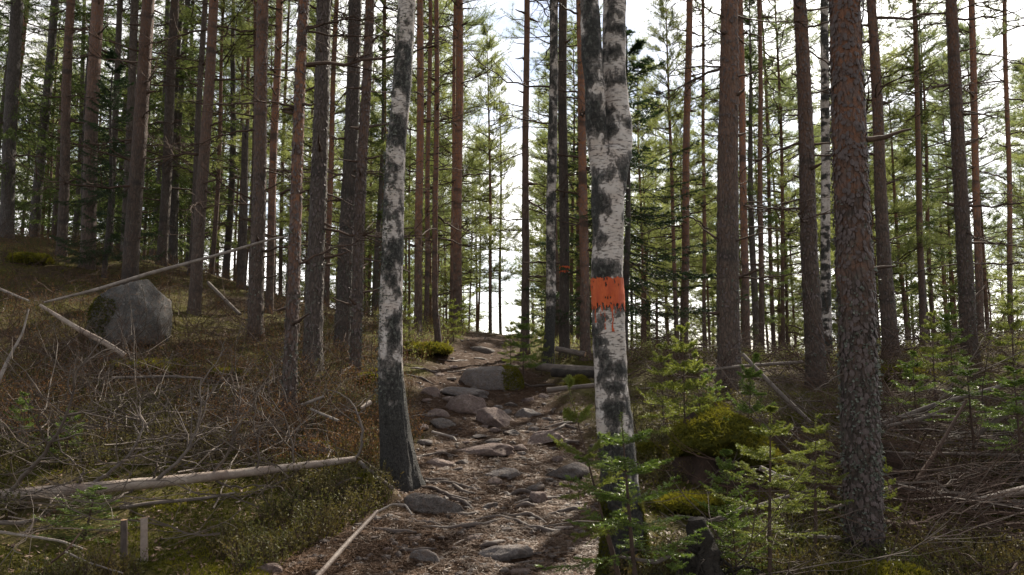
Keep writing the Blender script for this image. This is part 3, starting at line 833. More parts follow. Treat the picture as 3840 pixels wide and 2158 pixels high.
# nearest pine: scaly bark built as real scales
S, nearpine = tree('pine_tree', 'nearest pine with scaly orange bark and lichen at right', 'tree',
    [(3243, 2118, 146), (3228, 1700, 142), (3215, 1100, 142), (3196, 500, 136), (3183, 0, 130)], ND, 16, 'pine_near', 77, PINE[3], None, 0, 0, sxy=.6, sides=90, step=.018, flare=.22, ridge=.05, whorl=.9)
g = np.random.default_rng(5)
n = 2300
A = Acc().add(*surf_patch(S, g.uniform(.15, 5.5, n), g.uniform(0, 6.283, n), .016, .010, g))
A.add(*surf_patch(S, g.uniform(.15, 5.5, 1500), g.uniform(0, 6.283, 1500), .009, .007, g))
tag(obj('bark_scales', A.mesh('bark_scales', [M['flake']], False), nearpine), kind='stuff')
zz = np.clip(np.abs(g.normal(size=700)) * .9 + .2, .1, 3.2); tt = g.uniform(0, 6.283, 700)
A = Acc().add(*lichen_bits(S, zz, tt, .018, g, 5))
tag(obj('lichen', A.mesh('lichen', [M['lichen']], False), nearpine), kind='stuff')
def one_branch(t, S, px, py, d, L, r, az, lift, seed, tw=0, matn='branch'):
    """a single branch leaving trunk S at a pixel"""
    p = at(px, py, d) - S.base
    z = p[2]
    me = dead_branch('branch', seed, L, r, tw, lift)
    if matn != 'branch': me.materials[0] = M[matn]
    th = az
    obj('branch', me, t, S.on(np.array(z), np.array(th), -.02), (0, 0, th))
one_branch(nearpine, S, 3270, 530, ND, .34, .026, -.15, .12, 601)
one_branch(nearpine, S, 3270, 1010, ND, .20, .019, -.1, .02, 602)
one_branch(nearpine, S, 3140, 1400, ND, .26, .008, 3.3, -.35, 603, 1, 'dead_grey')
one_branch(nearpine, S, 3140, 1885, ND, .26, .010, 3.2, .02, 604, 1, 'dead_grey')
one_branch(nearpine, S, 3300, 1900, ND, .14, .010, -.3, -.3, 605, 1, 'dead_grey')
one_branch(nearpine, S, 3180, 1250, ND, .14, .007, -1.9, -.4, 606, 1, 'dead_grey')
one_branch(nearpine, S, 3140, 560, ND, .10, .008, 3.0, .0, 607)
add_branches(nearpine, S, 4.5, 9, 8, SNAG, random.Random(3))
# bark scales and lichen on the other close pines
def dress(idx, n, size, lift, nl, zmax=6.5):
    S, t = TREES[idx]
    g = np.random.default_rng(900 + idx)
    A = Acc().add(*surf_patch(S, g.uniform(.2, zmax, n), g.uniform(0, 6.283, n), size, lift, g))
    tag(obj('bark_scales', A.mesh('bark_scales', [M['flake']], False), t), kind='stuff')
    if nl:
        A = Acc().add(*lichen_bits(S, np.clip(np.abs(g.normal(size=nl)) * 1.1 + .1, .1, 4), g.uniform(0, 6.283, nl), .022, g, 4))
        tag(obj('lichen', A.mesh('lichen', [M['lichen']], False), t), kind='stuff')
for k, (nm, lab, pts, d, *_r) in enumerate(T):
    if d < 13.6 and nm == 'pine_tree': dress(k, 900 if d < 12 else 600, .018, .010, 160)
one_branch(TREES[30][1], TREES[30][0], 3050, 115, 11.3, .55, .02, -.2, .25, 611, 2)
one_branch(TREES[30][1], TREES[30][0], 3060, 360, 11.3, .40, .016, -.2, .15, 612, 1)
one_branch(TREES[30][1], TREES[30][0], 3050, 548, 11.3, .42, .022, -.15, -.02, 613, 0)
one_branch(TREES[31][1], TREES[31][0], 3300, 70, 13.5, 2.2, .030, -.35, .25, 614, 9)
one_branch(TREES[32][1], TREES[32][0], 3610, 60, 12.5, 1.2, .022, -.2, .3, 615, 4)
one_branch(TREES[32][1], TREES[32][0], 3620, 390, 12.5, .55, .018, -.3, .35, 616, 1)
one_branch(TREES[32][1], TREES[32][0], 3560, 80, 12.5, 1.5, .014, 3.3, -.2, 617, 9)
one_branch(TREES[27][1], TREES[27][0], 2770, 300, 11, .40, .018, -.4, .25, 618, 1)
one_branch(TREES[27][1], TREES[27][0], 2690, 520, 11, .35, .012, 3.3, .0, 619, 1)
one_branch(TREES[8][1], TREES[8][0], 790, 470, 14.5, .55, .020, -.3, .3, 620, 1)

# broken snag
S = Stem([(905, 1065, 34), (921, 485, 27)], 18, 3.0, 140)
S.Ht = S.zs[-1]
t = thing('snag', 'dead broken-off trunk with jagged top standing among the left pines', 'snag', S.base)
me = S.mesh('trunk', M['pine_dark'], 26, .06, 9, .3, .12, .6, .06)
co = np.empty(len(me.vertices) * 3, np.float32); me.vertices.foreach_get('co', co); co = co.reshape(-1, 3)
topm = co[:, 2] > S.Ht - .10
ang = np.arctan2(co[topm, 1] - S.axis(S.Ht)[1], co[topm, 0] - S.axis(S.Ht)[0])
co[topm, 2] += .14 * np.sin(ang * 2 + 1) + .06 * np.sin(ang * 7)
me.vertices.foreach_set('co', co.ravel()); me.update()
obj('trunk', me, t)
add_branches(t, S, .8, S.Ht - .3, 5, STUB, random.Random(8))

# thin birches in the middle distance
S, t = tree('birch_tree', 'slender dark-patched birch beside the pine with orange dashes', 'tree', [(2056, 1345, 50), (2066, 1150, 42), (2070, 600, 42), (2076, 0, 35)], 14, 14, 'birch_back', 160, BARE[0], None, 0, 0, flare=.35, ridge=0, whorl=0, lump=.10, step=.06, sides=30)
one_branch(t, S, 2060, 330, 14, 1.9, .022, 2.6, .55, 621, 10)
one_branch(t, S, 2060, 480, 14, .8, .012, 3.3, .05, 622, 5)
add_branches(t, S, 2.5, 9, 8, SNAG, random.Random(12), .5, .9)
S, t = tree('birch_tree', 'slender black-and-white birch behind the nearest scaly pine', 'tree', [(3102, 1390, 46), (3098, 900, 40), (3090, 400, 38), (3093, 0, 32)], 14, 14, 'birch_white', 161, BARE[1], None, 0, 0, flare=.3, ridge=0, whorl=0, lump=.10, step=.06, sides=30)
add_branches(t, S, 3, 9, 5, SNAG, random.Random(14), .5, .9)

# mossy birch at the left of the path
S, t = tree('birch_tree', 'lichen-covered birch with flared dark foot left of path', 'tree',
    [(1497, 1800, 150), (1478, 1600, 122), (1462, 1380, 106), (1462, 1080, 92), (1468, 820, 90), (1478, 560, 86), (1504, 334, 83), (1512, 200, 82), (1526, 0, 76)], 6.9, 14, 'birch_left', 170, BARE[0], None, 0, 0, sides=72, step=.026, flare=.34, ridge=.16, whorl=0, lump=.08)
g = np.random.default_rng(15)
A = Acc().add(*lichen_bits(S, g.uniform(.7, 4.2, 420), g.normal(size=420) * .5 - 2.4, .016, g, 4))
tag(obj('lichen', A.mesh('lichen', [M['lichen']], False), t), kind='stuff')
one_branch(t, S, 1485, 120, 6.9, .32, .016, 2.6, .6, 631, 0)
add_branches(t, S, 4.4, 8, 5, SNAG, random.Random(15), .5, .9)
BIRCH_LEFT = S

# forked birch with the orange mark: one continuous skin
D = 4.8
def stemline(pts): return [(at(x, y, D) + np.array([0, off, 0]), wd / 2 * D / FPX) for x, y, wd, off in pts]
low = stemline([(2350, 2175, 190, 0), (2345, 2120, 172, 0), (2334, 1940, 143, 0), (2314, 1689, 134, 0), (2298, 1532, 131, 0), (2281, 1250, 123, 0), (2277, 1000, 120, 0), (2278, 850, 120, 0), (2281, 700, 128, 0), (2287, 610, 132, 0), (2290, 560, 110, 0)])
lf = stemline([(2270, 700, 90, 0), (2252, 600, 90, -.01), (2238, 520, 84, -.03), (2231, 470, 80, -.04), (2226, 340, 74, -.06), (2214, 200, 76, -.07), (2205, 0, 73, -.08), (2196, -300, 68, -.11)])
rt = stemline([(2298, 720, 100, 0), (2312, 620, 104, 0), (2322, 540, 104, .02), (2323, 470, 100, .04), (2315, 340, 95, .06), (2308, 250, 90, .06), (2308, 100, 93, .06), (2310, 0, 94, .07), (2314, -300, 84, .12)])
bx, by_ = low[1][0][0], D
base = np.array([bx, D, h1(bx, D)])
A = Acc()
def dense(line, n):
    p = np.array([q[0] for q in line]); r = np.array([q[1] for q in line])
    s_ = np.concatenate([[0], np.cumsum(np.linalg.norm(np.diff(p, axis=0), axis=1))]); u = np.linspace(0, s_[-1], n)
    P = np.stack([np.interp(u, s_, p[:, k]) for k in range(3)], -1); R = np.interp(u, s_, r)
    for _ in range(3):
        P[1:-1] = (P[:-2] + 2 * P[1:-1] + P[2:]) / 4; R[1:-1] = (R[:-2] + 2 * R[1:-1] + R[2:]) / 4
    return P, R
LOWP, LOWR = dense(low, 60)
for line, n in ((low, 60), (lf, 40), (rt, 40)):
    P, R = dense(line, n)
    caps(A, (P - base)[None], R[None], 28)
me0 = A.mesh('fork_raw', [])
o0 = bpy.data.objects.new('fork_raw', me0); col.objects.link(o0)
md = o0.modifiers.new('r', 'REMESH'); md.mode = 'VOXEL'; md.voxel_size = .0100; md.use_smooth_shade = True
ms_ = o0.modifiers.new('s', 'SMOOTH'); ms_.factor = .5; ms_.iterations = 8
dg = bpy.context.evaluated_depsgraph_get()
me = bpy.data.meshes.new_from_object(o0.evaluated_get(dg))
bpy.data.objects.remove(o0)
me.name = 'trunk'; me.materials.clear(); me.materials.append(M['birch_fork'])
nv = len(me.vertices)
co = np.empty(nv * 3, np.float32); no = np.empty(nv * 3, np.float32)
me.vertices.foreach_get('co', co); me.vertices.foreach_get('normal', no)
co = co.reshape(-1, 3).astype(float); no = no.reshape(-1, 3)
disp = .012 * fbm(co * np.array([7, 7, 4.5]), 3, 3) + .004 * fbm(co * 22, 3, 9)
flare_ = np.exp(-np.clip(co[:, 2], 0, None) / .18) * (.02 + .03 * np.abs(fbm(co * 5, 2, 7)))
co = co + no * (disp + flare_)[:, None]
me.vertices.foreach_set('co', co.astype(np.float32).ravel()); me.update()
fork = thing('birch_tree', 'forked white birch with big orange paint mark right of path', 'tree', base)
obj('trunk', me, fork)
# upper limbs above the frame, bare crowns
for line, sd_ in ((lf, 1), (rt, 2)):
    p, r = line[-1]; q = line[-2][0]
    dirv = (p - q) / np.linalg.norm(p - q)
    P = np.array([[p - base - dirv * .05 + dirv * L + np.array([0, 0, 0]) for L in np.linspace(0, 7.5, 12)]])
    R = np.array([np.linspace(r, .03, 12)])
    A = Acc().add(*tubes(P, R, 16)); obj('limb', A.mesh('limb', [M['birch_fork']]), fork)
    obj('crown', BARE[sd_ - 1], fork, P[0, 5], (0, 0, sd_ * 2.0), .8)
# orange mark: a ragged coat of paint lying on the bark
def paint_coat(name, axis_p, axis_r, ytop, ybot, th0, th1, drips, parent, base, d, seed, edge=.016, lift=.0035, dens=(110, 90), bump_=None):
    g = np.random.default_rng(seed)
    z_t, z_b = at(CX, ytop, d)[2], at(CX, ybot, d)[2]
    z_lo = min([z_b] + [at(CX, q[2], d)[2] for q in drips]) - .01
    zs = np.linspace(z_lo, z_t + .012, dens[1]); th = np.linspace(th0, th1, dens[0])
    Z, Tt = np.meshgrid(zs, th, indexing='ij')
    ax = np.stack([np.interp(Z, axis_p[:, 2], axis_p[:, k]) for k in range(2)], -1); r = np.interp(Z, axis_p[:, 2], axis_r)
    V = np.stack([ax[..., 0] + np.cos(Tt) * r, ax[..., 1] + np.sin(Tt) * r, Z], -1) - base
    if bump_ is not None: V = bump_(V, Tt, lift)
    nz = fbm(np.stack([Tt * 9, Z * 0, Z * 22], -1), 3, seed)
    keep = (Z < z_t + nz * edge * 1.0) & (Z > z_b + nz * edge * 3.4 + .016 * np.sin(Tt * 5))
    speck = fbm(np.stack([Tt * 16, Z * 28, Z * 0], -1), 4, seed + 1) < .56 - np.clip((z_b + .05 - Z) / .04, 0, 1.5) * .46
    keep &= speck
    for (px, wpx, py) in drips:
        xw = at(px, ybot, d)[0]
        X = V[..., 0] + base[0]
        zz = at(CX, py, d)[2]
        front = np.sin(Tt) < 0
        ww = wpx * d / FPX / 2 * (.55 + .6 * np.clip(1 - (Z - zz) / .03, 0, 1) + .25 * nz)
        keep |= front & (np.abs(X - xw - .002 * np.sin(Z * 90)) < ww) & (Z > zz) & (Z < z_b + .04)
    n0, n1 = Z.shape
    ii, jj = np.meshgrid(np.arange(n0 - 1), np.arange(n1 - 1), indexing='ij')
    ok = (keep[:-1, :-1] & keep[1:, :-1] & keep[:-1, 1:] & keep[1:, 1:]).ravel()
    Fq = np.stack([ii * n1 + jj, ii * n1 + jj + 1, (ii + 1) * n1 + jj + 1, (ii + 1) * n1 + jj], -1).reshape(-1, 4)[ok]
    A = Acc().add(V.reshape(-1, 3), Fq)
    m_ = A.mesh(name, [M['paint']])
    return obj(name, m_, parent)
from mathutils.bvhtree import BVHTree
bv = BVHTree.FromPolygons([tuple(c) for c in co], [tuple(p.vertices) for p in me.polygons])
def project(V, Tt, lift):                       # lay the coat on the real bark surface
    out = V.copy()
    sh = V.shape[:2]
    for a in range(sh[0]):
        for b_ in range(sh[1]):
            nrm = Vector((math.cos(Tt[a, b_]), math.sin(Tt[a, b_]), 0))
            hit = bv.ray_cast(Vector(V[a, b_]) + nrm * .1, -nrm)
            if hit[0] is not None: out[a, b_] = np.array(hit[0] + nrm * lift)
    return out
mk = paint_coat('paint_mark', LOWP, LOWR, 1046, 1168, -math.pi - .25, .25, [(2229, 7, 1215), (2248, 5, 1190), (2262, 6, 1240), (2290, 12, 1248), (2302, 6, 1180), (2320, 5, 1172)], fork, base, D, 4, bump_=project)
mk['label'] = 'orange paint square with drips on white bark'
# two short dashes on the pine behind
S, t = TREES[23]
ap = S.axis(np.linspace(.5, 6, 60)) + S.base; ar = S.rad(np.linspace(.5, 6, 60)) * 1.10
for (y0, y1) in ((999, 1013), (1015, 1025)):
    q = paint_coat('paint_dash', ap, ar, y0, y1, -math.pi + .2, -.1, [], t, S.base, 14.8, 8 + y0, edge=.012, lift=.01, dens=(60, 14))
# ------------------------------------------------------------------ far trees
def straight_trunk(name, m, seed, r0=.10, Ht=15.0):
    g = random.Random(seed)
    z = np.concatenate([np.arange(-.4, Ht, .35), [Ht]])
    P = np.stack([.06 * np.sin(z * .5 + seed), .06 * np.sin(z * .37 + 2 * seed), z], -1)
    R = np.interp(z, [-.4, .4, Ht * .6, Ht], [r0 * 1.25, r0, r0 * .62, r0 * .12])
    R = R * (1 + .05 * np.sin(z / .55 * 6.283) ** 8)
    return Acc().add(*tubes(P[None], R[None], 12)).mesh(name, [M[m]])
FAR_T = [straight_trunk('trunk', 'pine_far', k + 1) for k in range(3)]
FAR_S = [straight_trunk('trunk', 'spruce_bark', k + 5) for k in range(2)]
FARPOS = [(S.base[0], S.base[1]) for S, t in TREES]
def far_tree(kind, px, d, Ht, r, g, label, group, zc=None, sxy=1.0, cat='tree'):
    x = (px - CX) / FPX * d
    t = thing({'pine': 'pine_tree', 'young': 'young_pine_tree', 'spruce': 'spruce_tree'}[kind], label, cat, (x, d, h1(x, d)), group)
    t.rotation_euler = (g.gauss(0, .012), g.gauss(0, .012), g.uniform(0, 6.28))
    tm = g.choice(FAR_S if kind == 'spruce' else FAR_T)
    obj('trunk', tm, t, (0, 0, 0), None, (r / .10, r / .10, Ht / 15.0))
    cm = g.choice({'pine': PINE, 'young': YOUNG, 'spruce': SPRUCE}[kind])
    L = CROWN_L[cm.name]
    if zc is None: zc = Ht - L
    s_ = (Ht - zc) / L
    obj('crown', cm, t, (0, 0, zc), (0, 0, g.uniform(0, 6.28)), (s_ * sxy, s_ * sxy, s_))
    FARPOS.append((x, d))
    return t
g = random.Random(44)
SPECIAL = [
 ('spruce', 2350, 15.5, 6.6, .07, 'dark green spruce fanning out behind the forked birch', .9, 1.45),
 ('spruce', 120, 21, 15, .13, 'dense dark spruce beside the far left spruce', 1.0, 1.1),
 ('spruce', 300, 20.5, 14, .11, 'green spruce in the gap left of reddish pine', 1.4, 1.1),
 ('spruce', 385, 15.6, 4.6, .05, 'small spruce with low sprays in front of left pines', .5, 1.0),
 ('spruce', 640, 22.5, 14, .11, 'leafy spruce behind leaning pole right of boulder', 1.5, 1.15),
 ('spruce', 560, 25, 15, .12, 'tall spruce filling the gap behind the boulder pine', 1.5, 1.2),
 ('spruce', 840, 24, 13, .11, 'spruce crown left of the broken snag', 2.0, 1.1),
 ('spruce', 1405, 23, 9, .09, 'yellow-green spruce peeking out left of mossy birch', .8, .9),
 ('spruce', 3470, 23, 11.0, .11, 'pointed dark spruce standing alone in the right gap', 1.0, .9),
 ('spruce', 2825, 22, 10.5, .10, 'dark slender spruce behind thick knotted pine', 1.2, .9),
 ('spruce', 2190, 24, 10, .10, 'spruce foliage seen left of forked birch trunk', 1.0, .8),
 ('young', 1725, 27, 9.5, .06, 'young pine left of bright sky gap over path crest', 2.0, 1.0),
 ('young', 1845, 25, 10.5, .06, 'slim young pine rising over the path crest', 3.0, .9),
 ('young', 1880, 29, 11, .06, 'slim young pine right of another over path crest', 3.0, .9),
 ('young', 3290, 26, 8, .06, 'light green young pine right of nearest scaly pine', 1.5, 1.1),
 ('young', 3400, 24, 9, .07, 'bushy light green pine left of pointed spruce', 2.0, 1.2),
]
FAN = spruce_crown('fan_spruce_crown', 350, L=5.6, R=1.6, nb=96, n2=18, np_=8, nn=4, needle=.045, nw=.012, leafmat='fan_needle', droop=-.25, el0=-6, twig=.40)
CROWN_L[FAN.name] = 5.6
for kind, px, d, Ht, r, lab, zc, sxy in SPECIAL:
    tt_ = far_tree(kind, px, d, Ht, r, g, lab, None, zc, sxy)
    if kind == 'spruce' and Ht < 7:
        c_ = [q for q in tt_.children if q.name.startswith('crown')][0]
        c_.data = FAN; s_ = (Ht - zc) / 5.6; c_.scale = (s_ * sxy, s_ * sxy, s_)
ZONES = [(-300, 1420, 'beyond the left-hand slope'), (1420, 2220, 'beyond the path crest'), (2330, 4150, 'beyond the right-hand rise')]
LAND = [(-2000, 'left picture edge'), (40, 'the far left spruce'), (350, 'the first reddish pine'), (520, 'the boulder pine'), (760, 'the pine with side stub'), (970, 'the tall straight pine'), (1110, 'the smooth orange pine'), (1190, 'the furrowed pine'), (1310, 'the broad plated pine'), (1470, 'the mossy birch'), (1573, 'the straight brown pine'), (1717, 'the crest pine'), (1972, 'the lone path pine'), (2070, 'the slender dark birch'), (2280, 'the forked birch'), (2572, 'the slim orange pine'), (2727, 'the thick knotted pine'), (3030, 'the reddish leaning pine'), (3200, 'the nearest scaly pine'), (3300, 'the purplish pine'), (3608, 'the dark ringed pine'), (3800, 'right picture edge'), (9000, 'right picture edge')]
FARLAB = {}
def scatter_far(kind, zone, n, d0, d1, desc, hts, rr, zcs, sxy=(.9, 1.2), tries=4000, gap=1.3, avoid=None):
    a, b, where = ZONES[zone]
    made = 0
    while made < n and tries > 0:
        tries -= 1
        d = d0 + (d1 - d0) * g.random() ** 1.2
        px = g.uniform(a, b)
        if avoid and any(lo < px < hi for lo, hi in avoid): continue
        x = (px - CX) / FPX * d
        if any((x - u) ** 2 + (d - v) ** 2 < gap ** 2 for u, v in FARPOS): continue
        t = far_tree(kind, px, d, g.uniform(*hts), g.uniform(*rr), g, desc + ' ' + where, desc + 's ' + where, g.uniform(*zcs) if zcs else None, g.uniform(*sxy))
        q = max(k_ for k_ in range(len(LAND)) if LAND[k_][0] <= px)
        a_, b_ = LAND[q][1], LAND[q + 1][1]
        gap_ = 'left of ' + b_ if 'edge' in a_ and 'left' in a_ else 'by the right picture edge' if 'edge' in b_ else 'between ' + a_ + ' and ' + b_
        FARLAB.setdefault((desc, gap_), []).append((d, t))
        made += 1
scatter_far('spruce', 0, 22, 21, 50, 'dark distant spruce', (10, 16), (.08, .13), (.8, 2.2), (1., 1.3))
scatter_far('pine', 0, 40, 21, 60, 'slender distant pine', (13, 18), (.07, .11), None, (1., 1.3))
scatter_far('young', 0, 30, 20, 50, 'bushy young distant pine', (8, 13), (.05, .07), (1.5, 3.5), (1.1, 1.4))
scatter_far('pine', 1, 24, 22, 65, 'slender distant pine', (13, 17), (.06, .10), None, (1., 1.4), avoid=[(1800, 2020)])
scatter_far('young', 1, 28, 24, 60, 'bushy young distant pine', (8, 13), (.045, .065), (1.5, 4.5), (1.0, 1.4), avoid=[(1800, 1990)])
scatter_far('spruce', 1, 4, 28, 60, 'dark distant spruce', (8, 12), (.07, .1), (.8, 2), avoid=[(1700, 2100)])
scatter_far('pine', 2, 36, 19, 65, 'slender distant pine', (12, 17), (.06, .10), None, (1., 1.35))
scatter_far('young', 2, 44, 20, 60, 'bushy young distant pine', (8, 14), (.045, .07), (1.5, 4.), (1.0, 1.4))
scatter_far('spruce', 2, 12, 22, 60, 'dark distant spruce', (9, 14), (.07, .11), (.8, 2.))
for (desc, gap_), lst in FARLAB.items():
    lst.sort(key=lambda q: q[0])
    for k_, (d_, t_) in enumerate(lst):
        t_['group'] = desc + 's ' + gap_
        t_['label'] = ('nearest ' if k_ == 0 and len(lst) > 1 else 'farthest ' if k_ == len(lst) - 1 and len(lst) > 1 else '') + desc.replace('bushy young distant', 'bushy young') + ' ' + gap_
# the wood goes on at both sides of the picture and shades the path
for (x, y, Ht) in [(7.5, 6.5, 17), (6.2, 2.0, 17), (11.5, 7, 18), (-6.5, 5.0, 17), (-8.5, 8.5, 18), (-11, 12, 17), (-5, .5, 17), (10, 1, 18), (15, 15, 18), (-13.5, 16, 17), (3.5, -3.5, 17), (-2.5, -4.5, 18)]:
    t = far_tree('pine', x / y * FPX + CX if abs(y) > .1 else CX, y, Ht, .13, g, 'pine of the surrounding wood standing beside the viewpoint', 'pines around the viewpoint')

# ------------------------------------------------------------------ stones
import bmesh
def ico(sub):
    bm = bmesh.new(); bmesh.ops.create_icosphere(bm, subdivisions=sub, radius=1)
    V = np.array([v.co[:] for v in bm.verts]); Fi = np.array([[v.index for v in f.verts] for f in bm.faces]); bm.free()
    return V, Fi
ICO3, ICO4, ICO5 = ico(3), ico(4), ico(5)
def rock_mesh(name, seed, sx, sy, sz, m, sub=ICO4, cuts=6, rough=.10, flat=.3):
    g = np.random.default_rng(seed)
    V, Fi = sub
    P = V.copy()
    for _ in range(cuts):                          # chop facets
        nrm = norm(g.normal(size=3) * np.array([1, 1, 1.1])); dd = g.uniform(.44, .84)
        e = P @ nrm - dd
        P = P - np.clip(e, 0, None)[:, None] * nrm * .96
    P = P + norm(V) * (rough * fbm(V * 1.6 + seed, 4, seed))[:, None] + norm(V) * (.06 * fbm(V * 4.5 + seed, 4, seed + 3))[:, None]
    P = P / np.abs(P).max(0)
    P[:, 2] = np.where(P[:, 2] < -flat, -flat, P[:, 2])
    P = P * np.array([sx, sy, sz])
    return Acc().add(P, Fi).mesh(name, [M[m]])
def place_rock(name, label, px, py, wpx, hpx, m, seed, group=None, rot=None, sub=ICO3, cuts=6, deep=.75, sink=.35, tilt=0.0, rough=.10, hk=.62, cat='stone'):
    p = ground_at(px, py + hpx * .35)
    wpx *= 1.15; sx = wpx / 2 * p[1] / FPX; sz = max(hpx * p[1] / FPX * hk, .02); sy = sx * deep
    me = rock_mesh(name, seed, sx, sy, sz, m, sub, cuts, rough)
    o = obj(name, me, None, (p[0], p[1] + sy * .4, h1(p[0], p[1] + sy * .4) + sz * (.5 - sink)), (0, tilt, (random.random() - .5) * .6 if rot is None else rot))
    return tag(o, label, cat, group)
big = [
 ('path_stone', 'smooth rounded grey boulder lying across the upper path', 1842, 1424, 215, 96, 'rock_grey', ICO5, .6, 0),
 ('path_stone', 'large pinkish rock in mid path with humped left end', 1755, 1516, 150, 96, 'rock_pink', ICO4, .8, 0),
 ('path_stone', 'sloping pinkish slab at right of the humped rock', 1858, 1566, 160, 90, 'rock_pink', ICO4, .8, .35),
 ('path_stone', 'long flat grey slab behind the humped rock', 1752, 1472, 190, 40, 'rock_grey', ICO4, .5, .1),
 ('path_stone', 'squarish reddish stone at left path edge near slab', 1612, 1466, 68, 46, 'rock_pink', ICO4, .8, 0),
 ('path_stone', 'dark rounded stone left below the humped rock', 1655, 1586, 96, 44, 'rock_dark', ICO4, .7, 0),
 ('path_stone', 'dark-faced stone right of the sloping slab', 1980, 1546, 96, 58, 'rock_grey', ICO4, .7, -.2),
 ('path_stone', 'long pale pink slab slanting at right path side', 2035, 1643, 140, 52, 'rock_pink', ICO4, .55, -.2),
 ('path_stone', 'broad flat pale slab set across the middle of path', 1825, 1690, 210, 50, 'rock_pink', ICO4, .6, 0),
 ('path_stone', 'oval grey stone in mid path below flat slab', 1886, 1769, 118, 46, 'rock_grey', ICO4, .6, 0),
 ('path_stone', 'wide grey rock by right path edge near birch', 2120, 1765, 170, 70, 'rock_grey', ICO4, .6, -.1),
 ('path_stone', 'long dark slab with bright rim at left foreground path', 1632, 1894, 220, 92, 'rock_dark', ICO5, .5, .28),
 ('path_stone', 'upright triangular stone right of path centre', 2017, 1868, 72, 54, 'rock_pink', ICO4, .7, 0),
 ('path_stone', 'blunt grey stone half sunk in the foreground path', 1589, 2084, 102, 72, 'rock_grey', ICO4, .8, .2),
 ('path_stone', 'ragged flat stone in the foreground path centre', 1894, 2080, 186, 56, 'rock_grey', ICO4, .5, -.15),
 ('path_stone', 'pale stone at the bottom left of the path', 1000, 2132, 92, 54, 'rock_pink', ICO4, .8, 0),
 ('path_stone', 'low reddish rock beside the foot of mossy birch', 1648, 1735, 98, 38, 'rock_pink', ICO4, .7, 0),
 ('path_stone', 'dark boulder near the path crest', 1815, 1305, 96, 40, 'rock_dark', ICO4, .8, 0),
 ('bank_rock', 'flat grey rock under the fallen log near birch', 1190, 1668, 170, 56, 'rock_grey', ICO4, .6, .2),
 ('bank_rock', 'pale rock lying behind fallen log at left', 1030, 1650, 130, 50, 'rock_grey', ICO4, .6, 0),
 ('bank_rock', 'mossy pinkish rock below the right end of fallen log', 1355, 1803, 76, 66, 'rock_pink', ICO4, .8, .2),
 ('bank_rock', 'moss-capped stone between two pines left of birch', 1392, 1400, 60, 70, 'rock_grey', ICO4, .8, 0),
]
for k, (nm, lab, px, py, wp, hp, m, sub, deep, tilt) in enumerate(big):
    place_rock(nm, lab, px, py, wp, hp, m, 700 + k, None, None, ICO5 if sub is ICO5 else ICO4, 7 if k else 1, deep, .56 if k else .40, tilt, .20 if k else .06, .66 if k else .95)
small = [(1683, 1496, 60, 30), (1637, 1543, 82, 45), (1569, 1600, 64, 32), (1976, 1493, 50, 40), (2033, 1478, 46, 32), (1912, 1514, 54, 22), (1894, 1543, 46, 25), (2055, 1568, 46, 28), (1857, 1609, 50, 25), (1926, 1621, 72, 32), (2001, 1610, 43, 28), (1851, 1653, 72, 22), (1801, 1636, 56, 16), (1944, 1675, 64, 36), (1590, 1657, 64, 28), (1730, 1732, 64, 30), (2090, 1718, 40, 40), (1850, 1803, 60, 36), (2009, 1831, 60, 28), (1834, 1898, 68, 32), (1783, 2019, 64, 25), (1553, 2017, 48, 24), (1953, 2148, 72, 20), (1898, 1987, 48, 16), (1780, 1830, 40, 16), (1960, 1700, 36, 18), (1700, 1645, 40, 14), (1745, 1660, 34, 12), (1660, 1690, 44, 16), (1870, 1525, 36, 18), (1720, 1760, 40, 18), (1600, 1500, 34, 18), (1930, 1760, 26, 12), (2060, 1800, 30, 14), (1690, 1420, 44, 16), (1760, 1395, 40, 14), (1640, 1405, 50, 16), (1700, 1375, 40, 12), (1990, 1590, 30, 16), (1820, 1600, 30, 14), (1780, 1455, 30, 12), (1480, 1950, 26, 14), (2100, 1860, 30, 14), (1700, 2060, 24, 12), (2130, 2030, 28, 12), (1450, 2060, 30, 14)]
SHORT = ['rounded grey boulder', 'humped pinkish rock', 'sloping pinkish slab', 'long flat grey slab', 'squarish reddish stone', 'dark rounded stone', 'dark-faced stone', 'slanting pale slab', 'broad flat slab', 'oval grey stone', 'wide grey rock', 'long dark slab', 'triangular stone', 'blunt grey stone', 'ragged flat stone', 'pale bottom left stone', 'low reddish rock', 'dark crest boulder']
def beside(px, py):
    k_ = min(range(len(SHORT)), key=lambda q: (big[q][2] - px) ** 2 + 4 * (big[q][3] - py) ** 2)
    dx, dy = px - big[k_][2], py - big[k_][3]
    side = ('right of' if dx > 0 else 'left of') if abs(dx) > 1.6 * abs(dy) else ('below' if dy > 0 else 'above')
    return side + ' the ' + SHORT[k_] + ' on the path'
for k, (px, py, wp, hp) in enumerate(small):
    place_rock('path_pebble', 'small half-buried stone ' + beside(px, py), px, py, wp, hp, random.choice(['rock_pink', 'rock_pink', 'rock_grey', 'rock_dark']), 760 + k, 'small stones on the path', None, ICO3, 8, .8, .62, random.uniform(-.25, .25), .22)

